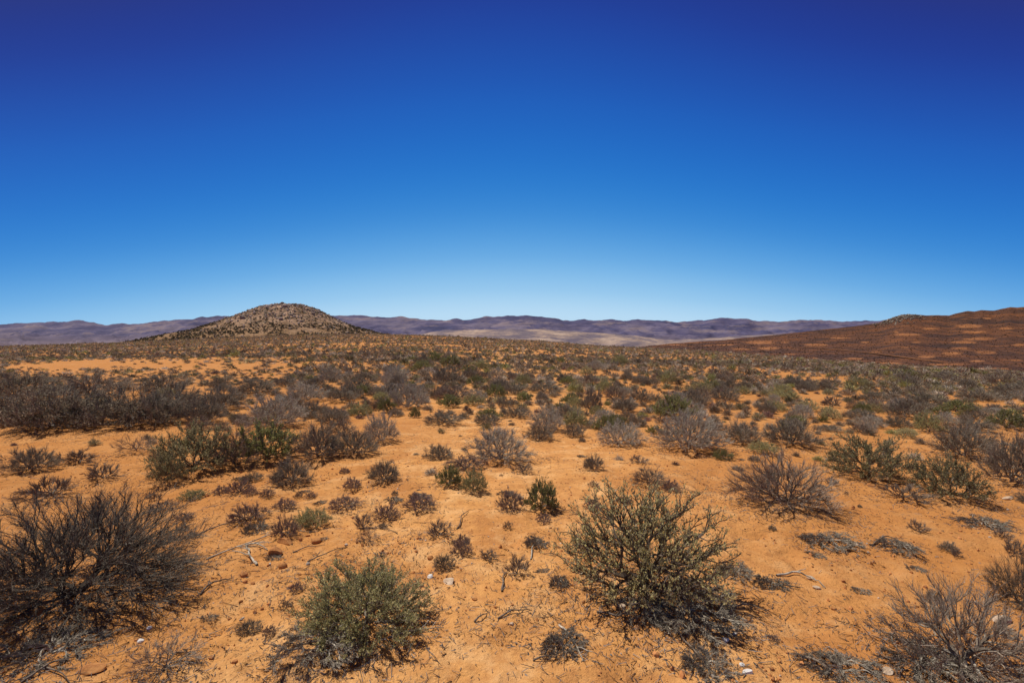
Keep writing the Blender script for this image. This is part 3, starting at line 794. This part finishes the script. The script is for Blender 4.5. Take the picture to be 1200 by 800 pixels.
HT = np.array([[640, 425], [700, 414], [760, 405], [800, 401.5], [850, 398], [900, 393], [960, 386.5], [1010, 381], [1030, 378], [1042, 374], [1052, 370.5], [1060, 368.5], [1072, 368.3], [1085, 369.5], [1100, 369], [1112, 369.5],
  [1120, 367], [1133, 364.3], [1142, 364.8], [1150, 363], [1165, 363.6], [1174, 361.5], [1184, 359.6], [1192, 360.5], [1200, 359.8], [1300, 352], [1500, 345], [1800, 345]], float)
HB = _E.copy(); HB[:, 1] += 16; HB = np.concatenate([HB, [[1800, 475]]])
def hb(x, y, t_): return (.25 + .5 * t_ ** 6) * fbm(x / 16, y / 40, 4, 80) * min(1, t_ * 6) + 3 * (1 - t_) * t_ * fbm(x / 90, y / 120, 3, 85)
HD = lambda t_: 120 + 560 * t_
o, HG = sheet('hillside', np.arange(640, 1801, 2.0), HD, HT, HB, 150, M['slope'], hb, .85)
PATCH = [(1135, 382, 28, 3), (1143, 389, 26, 2.6), (1148, 397, 34, 4.4), (1115, 414, 30, 4.2), (1027, 412, 22, 2.6), (1043, 426, 30, 3.4), (1074, 401, 18, 3), (1064, 392, 28, 2.2),
  (1090, 385, 16, 2), (1014, 401, 20, 3), (1050, 389, 12, 3), (1195, 404, 20, 3.4), (1155, 413, 22, 2.6), (1190, 422, 26, 3.4), (1145, 423, 20, 2.2), (1130, 401, 30, 2.8), (1125, 408, 18, 2), (963, 404, 14, 3),
  (1157, 373, 12, 2), (1112, 427, 50, 2.6), (1165, 432, 44, 2.6), (830, 405, 24, 2), (901, 408, 22, 3), (858, 415, 14, 2.2), (920, 401, 18, 2), (955, 404, 24, 3), (925, 415, 16, 2), (950, 420, 18, 2.6),
  (815, 401, 34, 2.6), (890, 401, 30, 2.6), (850, 404, 20, 2), (1060, 407, 26, 2.4), (1085, 418, 20, 2), (870, 409, 24, 2), (985, 396, 30, 2.4), (1180, 385, 18, 2), (1000, 420, 26, 2.2), (790, 404, 30, 1.6)]
PATCH += [(float(RNG.uniform(1215, 1780)), float(RNG.uniform(375, 440)), float(RNG.uniform(18, 36)), float(RNG.uniform(2, 4))) for _ in range(36)]
hp = HG.reshape(-1, 3); hpx, hpy = project(hp[:, 0], hp[:, 1], hp[:, 2]); pm = np.zeros(len(hp))
for (a_, b_, w_, h_) in PATCH:
    q_ = float(RNG.uniform(.5, 1.25)); w_ *= q_; h_ *= q_ * float(RNG.uniform(.7, 1.2))
    pm = np.maximum(pm, np.clip(1.25 - ((hpx - a_) / (w_ * .62)) ** 2 - ((hpy - b_) / (h_ * .72)) ** 2, 0, 1))
at = o.data.attributes.new('tint', 'FLOAT_COLOR', 'POINT'); cc = np.ones((len(hp), 4), np.float32); cc[:, :3] = pm[:, None]; at.data.foreach_set('color', cc.ravel())
tag(o, 'long brown hillside with round orange bare patches at the right', 'hillside', kind='structure')

# track across the hillside
def slope_at(px, py):
    k = int(np.clip(round((px - 640) / 2.0), 0, HG.shape[1] - 1)); c = HG[:150, k]
    pyc = CY - F * (c[:, 2] - EYE) / c[:, 1]
    j = int(np.argmin(np.abs(pyc - py))); return c[j]
tp = [(942, 407), (965, 408.5), (990, 411), (1020, 414), (1050, 418), (1080, 422), (1105, 425)]
ctr = np.array([slope_at(*q) for q in np.stack([np.linspace(942, 1105, 60), np.interp(np.linspace(942, 1105, 60), [q[0] for q in tp], [q[1] for q in tp])], 1)])
ker = np.ones(7) / 7
for a_ in range(3): ctr[3:-3, a_] = np.convolve(ctr[:, a_], ker, 'valid')
tan = unit(np.gradient(ctr, axis=0)); nrm = unit(np.cross(tan, [0, 0, 1.0])) * 1.3
Lf = ctr + nrm + [0, 0, .5]; Rt = ctr - nrm + [0, 0, .5]; n_ = len(ctr)
q = np.stack([np.arange(n_ - 1), np.arange(1, n_), np.arange(1, n_) + n_, np.arange(n_ - 1) + n_], 1)
o = link('path', mesh_from('path', np.concatenate([Lf, Rt]), q, [M['track']])); tag(o, 'thin sandy track running down the brown hillside', 'path', kind='structure')

# the rocky hill
HX, HY = (335 - CX) / F * 320, 320.0
PL = np.array([[0, 43.6], [15, 42.6], [30, 39], [55, 28.5], [68, 24], [95, 13], [135, 3], [175, -7], [260, -45]], float)
PR = np.array([[0, 43.6], [17, 42.4], [35, 37.5], [57, 26.5], [77, 17.5], [110, 8], [140, 3], [175, -6], [260, -45]], float)
def hill_z(x, y):
    dx, dy = (x - HX) / .5333, (y - HY) / .5333
    r_ = np.hypot(dx, dy * 1.05); wgt = .5 + .5 * dx / np.maximum(r_, 1e-6)
    e = np.interp(r_, PL[:, 0], PL[:, 1]) * (1 - wgt) + np.interp(r_, PR[:, 0], PR[:, 1]) * wgt
    return EYE + e * .5333 + 1.0 * fbm(x / 13, y / 13, 5, 90) + .6 * fbm(x / 30, y / 30, 2, 99)
g = np.arange(-110, 110.1, 1.0)
gx, gy = np.meshgrid(HX + g, HY + g); gz = hill_z(gx, gy); n_ = len(g)
ii = np.arange(n_ - 1)[:, None] * n_ + np.arange(n_ - 1)[None, :]
q = np.stack([ii, ii + 1, ii + n_ + 1, ii + n_], 2).reshape(-1, 4)
o = link('hill', mesh_from('hill', np.stack([gx, gy, gz], 2).reshape(-1, 3), q, [M['hill']], smooth=True))
tag(o, 'rounded rocky hill with a pale stony top at the left', 'hill', kind='structure')

# scrub on the hill and on the hillside: one mass each
def far_scrub(pts, seed, label, name, hues):
    its = []
    for (x, y, z, w) in pts:
        c = hues[int(RNG.integers(0, len(hues)))]; j = RNG.uniform(.7, 1.3)
        its.append(dict(x=x, y=y, z=z - .05, w=w, h=w * RNG.uniform(.4, .7), c=tuple(v * j for v in c)))
    V, C = scatter_soup('tmp', its, vD, '', '', seed)
    o = link(name, mesh_from(name, V, np.arange(len(V)).reshape(-1, 4), [M['scrub']], colors=C)); tag(o, label, 'scrub', kind='stuff')
vD = [soup(16, RNG, .20) for _ in range(12)]
n_ = 24000
a_ = RNG.uniform(0, 6.283, n_); r_ = 108 * np.sqrt(RNG.random(n_)); r_ = np.where(RNG.random(n_) < .4, 40 + 68 * RNG.random(n_), r_)
hx, hy = HX + r_ * np.cos(a_), HY + r_ * np.sin(a_)
top_f = np.clip(r_ / 60, .0, 1)
k_ = (RNG.random(n_) < .50 + .5 * top_f) & (hy < HY + 30) & (fbm(hx / 9, hy / 9, 3, 95) > -.22)
hz_ = hill_z(hx, hy)
far_scrub([(hx[i], hy[i], hz_[i], float(RNG.uniform(.6, 1.7))) for i in np.where(k_)[0]], 7, 'dark scrub dotting the rocky hill', 'scrub',
          [(.095, .080, .05), (.12, .10, .06), (.075, .062, .045), (.16, .135, .07), (.15, .11, .075)])
pts = []
for _ in range(9000):
    i = int(RNG.integers(8, 147) ** 1); j = int(RNG.integers(30, 300)); p = HG[i, j]
    pts.append((p[0] + RNG.uniform(-1, 1) * p[1] / F, p[1] + RNG.uniform(-2, 2), p[2], float(RNG.uniform(.5, 1.0)) * (.5 + p[1] / 600)))
far_scrub(pts, 8, 'dark low scrub over the brown hillside', 'scrub', [(.055, .032, .020), (.045, .030, .022), (.075, .040, .022), (.060, .045, .024)])

# ------------------------------------------------------------------ rocks
def rock_unit(rng, sub=1, rough=.28):
    import bmesh
    bm = bmesh.new(); bmesh.ops.create_icosphere(bm, subdivisions=sub, radius=.5)
    V = np.array([v.co[:] for v in bm.verts]); Fc = np.array([[v.index for v in f.verts] for f in bm.faces]); bm.free()
    for _ in range(5):      # slice flat faces off the lump
        n = unit(rng.normal(size=3)); d = rng.uniform(.26, .42); s = V @ n
        V = np.where((s > d)[:, None], V - (s - d)[:, None] * n, V)
    V = V * (1 + rough * .35 * rng.normal(size=(len(V), 1)) * (.3 if sub > 1 else .6))
    return V, Fc
def scatter_rocks(name, X, S3, T, variants, label, cat, mat):
    n = len(X); rng = np.random.default_rng(len(X)); vi = rng.integers(0, len(variants), n); an = rng.uniform(0, 6.283, n)
    VV, FF, CC, off = [], [], [], 0
    for k, (V, Fc) in enumerate(variants):
        s = np.where(vi == k)[0]
        if not len(s): continue
        c, sn = np.cos(an[s])[:, None], np.sin(an[s])[:, None]
        a = V[None] * S3[s][:, None, :]
        Q = np.stack([c * a[:, :, 0] - sn * a[:, :, 1], sn * a[:, :, 0] + c * a[:, :, 1], a[:, :, 2]], 2) + X[s][:, None, :]
        FF.append((Fc[None] + (np.arange(len(s)) * len(V))[:, None, None] + off).reshape(-1, 3)); off += len(s) * len(V)
        VV.append(Q.reshape(-1, 3)); CC.append(np.repeat(T[s], len(V), 0))
    o = link(name, mesh_from(name, np.concatenate(VV), np.concatenate(FF), [mat], colors=np.concatenate(CC)))
    tag(o, label, cat, kind='stuff')
RV = [rock_unit(RNG, 1) for _ in range(10)]
n_ = 5200
a_ = RNG.uniform(0, 6.283, n_); r_ = np.abs(RNG.normal(0, 34, n_)); bx, by = HX + r_ * np.cos(a_), HY + r_ * np.sin(a_)
k_ = (by < HY + 12) & (r_ < 85) & (RNG.random(n_) < .85); bx, by, r_ = bx[k_], by[k_], r_[k_]
sz = RNG.lognormal(math.log(.75), .45, len(bx)) * np.where(r_ < 36, .92, .85)
X = np.stack([bx, by, hill_z(bx, by) + .12 * sz], 1)
S3 = np.stack([sz * RNG.uniform(.8, 1.5, len(bx)), sz * RNG.uniform(.8, 1.3, len(bx)), sz * RNG.uniform(.6, 1.1, len(bx))], 1)
g_ = RNG.uniform(.15, .46, len(bx))[:, None]; T = g_ * np.array([[1.05, .81, .66]])
scatter_rocks('boulders', X, S3, T, RV, 'pale grey boulders strewn over the top and flanks of the rocky hill', 'boulders', M['grit'])
# outcrop on the hillside crest
pts = []
for _ in range(300):
    px = float(np.clip(RNG.normal(1056, 13), 1026, 1092)); p = HG[int(np.clip(148 - abs(RNG.normal(0, 7)), 110, 149)), int((px - 640) / 2)]
    pts.append((p[0] + RNG.uniform(-1.5, 1.5), p[1] + RNG.uniform(-2, 2), p[2] + .4))
X = np.array(pts); sz = RNG.uniform(1.0, 3.2, len(X)); S3 = np.stack([sz * 1.3, sz, sz * .85], 1)
T = RNG.uniform(.07, .28, len(X))[:, None] * np.array([[1, .78, .58]])
scatter_rocks('boulders', X, S3, T, RV, 'dark rock outcrop on the crest of the brown hillside', 'boulders', M['grit'])

# loose grit, clods and litter on the near sand (uncountable)
def near_pts(n, ymax, pw=.8):
    y = 1.7 + (ymax - 1.7) * RNG.random(n) ** pw; u = RNG.uniform(-1.1, 1.1, n); return u * y, y
x_, y_ = near_pts(15000, 11, 1.3)
k_ = RNG.random(len(x_)) < np.clip(.35 + 1.6 * fbm(x_ / .8, y_ / .8, 3, 101), .03, 1); x_, y_ = x_[k_], y_[k_]
sz = RNG.lognormal(math.log(.010), .55, len(x_)).clip(.004, .05)
X = np.stack([x_, y_, ground_z(x_, y_) + .15 * sz], 1); S3 = sz[:, None] * RNG.uniform(.6, 1.4, (len(x_), 3))
T = np.where(RNG.random((len(x_), 1)) < .9, np.array([[.50, .215, .078]]), np.array([[.52, .42, .33]])) * RNG.uniform(.6, 1.2, (len(x_), 1))
scatter_rocks('soil_crumbs', X, S3, T, RV, 'orange crumbs and grit loose on the near sand', 'grit', M['grit'])

n_ = 170000
x_, y_ = near_pts(n_, 12, 1.25)
shr = np.array([(d['x'], d['y'], d['w']) for d in placed if d['y'] < 13])
dm = np.min(np.hypot(x_[:, None] - shr[None, :, 0], y_[:, None] - shr[None, :, 1]) / shr[None, :, 2], 1)
pk = np.clip(.02 + 1.3 * np.exp(-(dm / .55) ** 2) + 1.1 * np.clip(fbm(x_ / .7, y_ / .7, 4, 111) - .12, 0, 1), 0, 1)
k_ = RNG.random(n_) < pk; x_, y_ = x_[k_], y_[k_]; n_ = len(x_)
L = RNG.lognormal(math.log(.021), .65, n_).clip(.006, .15); an = RNG.uniform(0, 6.283, n_)
z0 = ground_z(x_, y_); x1, y1 = x_ + np.cos(an) * L, y_ + np.sin(an) * L; z1 = ground_z(x1, y1)
rad = RNG.uniform(.0009, .0026, n_)
V, Fq = tubes(np.stack([x_, y_, z0 + .003], 1), np.stack([x1, y1, z1 + .004 + RNG.random(n_) * .012], 1), rad, rad * .6, 3)
T = np.repeat(np.array([[.15, .125, .11]]) * RNG.uniform(.35, 1.7, (n_, 1)), 6, 0)
nl = 9000
x_, y_ = near_pts(nl * 2, 10, 1.2)
dm = np.min(np.hypot(x_[:, None] - shr[None, :, 0], y_[:, None] - shr[None, :, 1]) / shr[None, :, 2], 1)
k_ = RNG.random(len(x_)) < np.clip(.03 + np.exp(-(dm / .5) ** 2), 0, 1); x_, y_ = x_[k_], y_[k_]; nl = len(x_)
D = unit(np.stack([RNG.normal(size=nl), RNG.normal(size=nl), RNG.normal(0, .25, nl)], 1)); l_ = RNG.uniform(.008, .024, nl)
V2, F2 = leaves(np.stack([x_, y_, ground_z(x_, y_) + .006], 1), D, l_, l_ * .5, RNG)
T2 = np.repeat(np.array([[.14, .12, .105]]) * RNG.uniform(.4, 1.8, (nl, 1)), 4, 0)
o = link('plant_litter', mesh_from('plant_litter', np.concatenate([V, V2]), np.concatenate([Fq, F2 + len(V)]), [M['grit']], colors=np.concatenate([T, T2])))
tag(o, 'grey and brown twig fragments and fallen leaves on the near sand', 'litter', kind='stuff')

# ------------------------------------------------------------------ stones one can count
def stone(px, py, wp, asp, flat, mat, label, seed, cat='stone'):
    rng = np.random.default_rng(seed)
    x, y = hit(px, py); w = wp / F * y
    V, Fc = rock_unit(rng, 3, .10)
    V = V + .04 * np.stack([fbm(V[:, 1] * 5 + seed, V[:, 2] * 5, 3, seed + k) for k in range(3)], 1)
    V = V * np.array([w, w * asp, w * flat])
    o = link('stone', mesh_from('stone', V, Fc, [mat], smooth=False), loc=(x, y, float(ground_z(x, y)) + .18 * w * flat))
    o.rotation_euler = (rng.uniform(-.15, .15), rng.uniform(-.15, .15), rng.uniform(-.5, .5)); tag(o, label, cat, 'loose stones on the near sand')
SO, SP, SW, SG = M['stone_orange'], M['stone_pale'], M['stone_white'], M['stone_grey']
for k, a in enumerate([
 (322, 652, 17, .9, .75, SO, 'rounded orange stone beside the pale forked stick, largest of its little cluster'),
 (334, 639, 24, .5, .35, SO, 'flat orange slab of soil just above the rounded orange stone'),
 (371, 636, 12, .9, .6, SO, 'small orange stone below the compact dark green cushion'),
 (331, 668, 11, .9, .8, SO, 'small dark orange stone below the rounded orange stone'),
 (526, 687, 20, .8, .30, SP, 'flat pale stone right of the dense grey-green front shrub'),
 (505, 681, 9, 1, .6, SW, 'small white stone left of the flat pale stone'),
 (505, 659, 9, .8, .5, SO, 'dark orange pebble on bare sand below the sparse brown tuft'),
 (165, 748, 7, 1, .8, SW, 'white pebble on sand right of the big dark left bush'),
 (175, 731, 6, 1, .7, SW, 'smaller white pebble above the other at the big dark left bush'),
 (850, 755, 10, .8, .6, SW, 'brightest white pebble in the grey dead mat'),
 (861, 750, 5, 1, .7, SW, 'tiny white pebble right of the brightest one in the dead mat'),
 (876, 793, 13, .6, .5, SW, 'white quartz chip at the lower right of the grey dead mat'),
 (870, 786, 8, .7, .6, SW, 'small white chip touching the quartz chip at the bottom'),
 (729, 719, 9, .9, .6, SP, 'pale pebble in the shade left of the large olive shrub trunk'),
 (752, 706, 7, .9, .7, SP, 'pale pebble beside the trunk of the large olive shrub'),
 (950, 674, 9, .8, .5, SP, 'pale pebble beside the bent dead branch right of the olive shrub'),
 (957, 691, 10, .7, .4, SP, 'flat pale pebble below the bent dead branch'),
 (977, 714, 7, .8, .6, SO, 'lone yellowish pebble on open sand left of the loose near right bush'),
 (1174, 730, 32, .45, .32, SP, 'long pale stone behind the loose near right bush'),
 (1181, 583, 15, .6, .25, SP, 'flat pale stone near the right edge, right of the dark open shrub'),
 (1020, 568, 12, .7, .4, SO, 'orange stone at the foot of the dense dark green shrub'),
 (975, 771, 10, .8, .5, SP, 'cream pebble on sand above the dead twigs at the bottom edge'),
 (1040, 792, 14, .8, .5, SP, 'cream stone in the dead twigs under the near right bush'),
 (108, 780, 30, .6, .28, SO, 'broad orange soil lump with a dark hollow under the big left bush'),
 (127, 648, 9, .9, .6, SG, 'grey stone among the twigs of the big dark left bush'),
 (1002, 640, 7, .8, .5, SP, 'cream pebble right of the dead mat at the leafless bush'),
 (600, 745, 6, .8, .6, SP, 'tiny pale pebble alone on the sand at the bottom centre'),
 (556, 712, 7, .8, .6, SO, 'orange pebble below the flat pale stone'),
]): stone(*a, seed=300 + k)

# ------------------------------------------------------------------ dead sticks one can count
def stick(pts, thick, mat, label, seed, forks=2, lift=.015):
    rng = np.random.default_rng(seed)
    W = []
    for (px, py) in pts:
        x, y = hit(px, py); W.append((x, y))
    W = np.array(W); n = 14
    t0 = np.linspace(0, 1, len(W)); tt = np.linspace(0, 1, n)
    xs = np.interp(tt, t0, W[:, 0]); ys = np.interp(tt, t0, W[:, 1]); Ltot = np.hypot(*(W[-1] - W[0])) + 1e-3
    xs += np.convolve(rng.normal(0, .02 * Ltot, n), [.25, .5, .25], 'same'); ys += np.convolve(rng.normal(0, .02 * Ltot, n), [.25, .5, .25], 'same')
    zs = ground_z(xs, ys) + thick * .7 + lift * np.sin(tt * math.pi) * rng.uniform(.4, 1.4)
    P = np.stack([xs, ys, zs], 1); rad = thick * np.linspace(1, .35, n)
    p0, p1, r0, r1 = [P[:-1]], [P[1:]], [rad[:-1]], [rad[1:]]
    for f in range(forks):
        i = int(rng.integers(3, n - 2)); d = unit(P[i + 1] - P[i]); s = rng.choice([-1, 1]); c, sn = math.cos(.7 * s), math.sin(.7 * s)
        d2 = np.array([c * d[0] - sn * d[1], sn * d[0] + c * d[1], .12]); L = Ltot * rng.uniform(.15, .38)
        Q = [P[i] + d2 * L * k / 4 + (rng.normal(0, .03 * L, 3) if k else 0) for k in range(5)]
        Q = np.array(Q); Q[:, 2] = np.maximum(Q[:, 2], ground_z(Q[:, 0], Q[:, 1]) + .003); rf = rad[i] * np.linspace(.75, .3, 5)
        p0.append(Q[:-1]); p1.append(Q[1:]); r0.append(rf[:-1]); r1.append(rf[1:])
    c0 = P[0].copy()
    V, Fq = tubes(np.concatenate(p0) - c0, np.concatenate(p1) - c0, np.concatenate(r0), np.concatenate(r1), 6)
    o = link('dead_stick', mesh_from('dead_stick', V, Fq, [mat], smooth=True), loc=tuple(c0)); tag(o, label, 'stick', 'dead sticks on the near sand')
G_, Bk = M['bark_grey'], M['bark_dark']
for k, a in enumerate([
 ([(288, 640), (300, 642), (314, 648)], .008, G_, 'pale grey forked stick left of the rounded orange stone'),
 ([(302, 668), (293, 655), (290, 640)], .010, G_, 'short thick grey stump of a stick under the forked stick'),
 ([(230, 622), (262, 614), (290, 612)], .006, Bk, 'dark stick reaching from the big left bush toward the widest purple cushion'),
 ([(243, 655), (280, 642), (322, 628), (372, 624)], .006, G_, 'long grey stick lying below the widest purple cushion'),
 ([(343, 650), (358, 645), (378, 641)], .005, Bk, 'short dark stick right of the small orange stone'),
 ([(360, 664), (385, 656), (408, 645)], .005, Bk, 'thin dark stick above the dense grey-green front shrub'),
 ([(420, 622), (448, 620), (466, 628)], .006, Bk, 'black curved stick under the grey-purple plant'),
 ([(535, 622), (541, 612), (550, 604)], .006, Bk, 'short black stick poking up near the sage pair'),
 ([(588, 700), (590, 685), (592, 676)], .007, Bk, 'dark root running down from the grey root tuft'),
 ([(622, 660), (624, 648), (632, 644), (642, 648)], .006, G_, 'arched grey root above the grey root tuft'),
 ([(655, 742), (664, 756), (676, 772), (684, 790)], .006, G_, 'thin branched stick lying toward the bottom edge left of the dead mat'),
 ([(625, 785), (640, 786), (656, 785)], .005, Bk, 'straight dark stick at the bottom centre'),
 ([(556, 741), (563, 737), (571, 732)], .006, Bk, 'short dark stick on bare sand right of the front shrub'),
 ([(583, 738), (600, 732), (623, 728)], .006, Bk, 'black crooked twig right of the short dark stick'),
 ([(910, 676), (930, 671), (952, 676), (968, 690)], .008, G_, 'bent grey dead branch right of the large olive shrub'),
 ([(902, 688), (920, 692), (938, 693)], .006, Bk, 'dark short branch under the bent grey one'),
 ([(855, 720), (880, 716), (904, 722)], .006, Bk, 'dark twig on sand right of the grey dead mat'),
 ([(942, 772), (962, 783), (990, 798)], .008, Bk, 'thick dark stick at the bottom edge left of the near right bush'),
 ([(1072, 800), (1080, 785), (1078, 772)], .009, G_, 'pale bleached stem curling in front of the near right bush'),
 ([(1150, 800), (1140, 788), (1128, 780)], .008, G_, 'pale bent stick under the near right bush'),
 ([(25, 796), (60, 782), (95, 770)], .006, Bk, 'dark branch lying under the big dark left bush'),
 ([(40, 775), (66, 790), (90, 800)], .005, Bk, 'second dark branch crossing below the big dark left bush'),
 ([(235, 700), (250, 688), (270, 684)], .007, Bk, 'dark branch end on sand right of the big dark left bush'),
 ([(700, 727), (722, 733), (748, 722)], .007, Bk, 'crooked dark branch on the sand left of the large olive trunk'),
 ([(790, 745), (812, 765), (836, 790)], .006, Bk, 'dark stick running through the grey dead mat'),
 ([(1020, 640), (1040, 632), (1062, 640)], .006, Bk, 'thin dark branch on open sand right of the leafless bush'),
 ([(455, 757), (490, 754), (520, 748)], .005, G_, 'grey twig on sand right of the foot of the front shrub'),
 ([(640, 600), (660, 603), (676, 600)], .005, Bk, 'dark twig between the loose yellow-tipped and large olive shrubs'),
]): stick(*a, seed=500 + k)

# ------------------------------------------------------------------ light, sky, camera
SUN_EL, SUN_AZ = math.radians(64), math.radians(-60)      # azimuth from +Y toward +X
sd = bpy.data.lights.new('sun', 'SUN'); sd.energy = 4.6; sd.angle = math.radians(.53); sd.color = (1.0, .955, .88)
so = bpy.data.objects.new('sun', sd); col.objects.link(so)
dirv = (math.cos(SUN_EL) * math.sin(SUN_AZ), math.cos(SUN_EL) * math.cos(SUN_AZ), math.sin(SUN_EL))
import mathutils
so.rotation_euler = mathutils.Vector(dirv).to_track_quat('Z', 'Y').to_euler(); so.location = (0, 0, 30)

w = bpy.data.worlds.new('World'); scene.world = w; w.use_nodes = True
t = NT(w.node_tree); t.n.clear()
out = t.node('ShaderNodeOutputWorld'); bg = t.node('ShaderNodeBackground'); bg.inputs['Strength'].default_value = 0.1
sky = t.node('ShaderNodeTexSky'); sky.sky_type = 'NISHITA'; sky.sun_disc = False
sky.sun_elevation = SUN_EL; sky.sun_rotation = SUN_AZ; sky.altitude = 900; sky.air_density = 1.0; sky.dust_density = .3; sky.ozone_density = 3.0
tc = t.node('ShaderNodeTexCoord'); sx = t.node('ShaderNodeSeparateXYZ'); t.ln(tc.outputs['Generated'], sx.inputs[0])
def lin(r, g, b_):
    f = lambda c: (c / 255 / 12.92) if c / 255 <= .04045 else ((c / 255 + .055) / 1.055) ** 2.4
    return (f(r), f(g), f(b_))
# lens vignette put into the sky colour: deep blue reaches lower away from +Y
hl = t.math('SQRT', t.math('ADD', t.math('MULTIPLY', sx.outputs[0], sx.outputs[0]), t.math('ADD', t.math('MULTIPLY', sx.outputs[1], sx.outputs[1]), 1e-5)))
side = t.math('MINIMUM', t.math('SUBTRACT', 1.0, t.math('DIVIDE', sx.outputs[1], hl)), 0.36)
el = t.math('ADD', sx.outputs[2], t.math('MULTIPLY', side, 0.33))
el = t.math('ADD', el, t.math('MULTIPLY', t.math('MULTIPLY', sx.outputs[0], sx.outputs[0]), t.math('MULTIPLY', t.math('MAXIMUM', sx.outputs[2], 0.0), 0.62)))
clear = t.ramp(el, [(0.0, lin(198, 226, 246)), (.058, lin(184, 219, 245)), (.10, lin(152, 202, 239)), (.164, lin(100, 171, 229)), (.243, lin(50, 136, 214)),
                    (.33, lin(28, 114, 203)), (.423, lin(25, 92, 187)), (.493, lin(26, 76, 170)), (.56, lin(28, 58, 152)), (.65, lin(32, 42, 124)), (.80, lin(70, 66, 84)), (1.0, lin(84, 78, 86))], 'B_SPLINE')  # unseen zenith stops greyed on purpose, to keep shadows from turning navy
sc = t.node('ShaderNodeVectorMath', operation='SCALE'); t.ln(clear, sc.inputs[0]); sc.inputs['Scale'].default_value = 10.0
skyc = t.mix(.95, sky.outputs[0], sc.outputs[0])
t.ln(skyc, bg.inputs['Color']); t.ln(bg.outputs[0], out.inputs[0])

cam = bpy.data.cameras.new('camera'); cam.lens = 18.0; cam.sensor_width = 36.0; cam.clip_end = 30000; cam.clip_start = .05
co = bpy.data.objects.new('camera', cam); col.objects.link(co); co.location = (0, 0, EYE); co.rotation_euler = (math.radians(90), 0, 0)
scene.camera = co
scene.view_settings.view_transform = 'Standard'; scene.view_settings.look = 'None'; scene.view_settings.exposure = 0
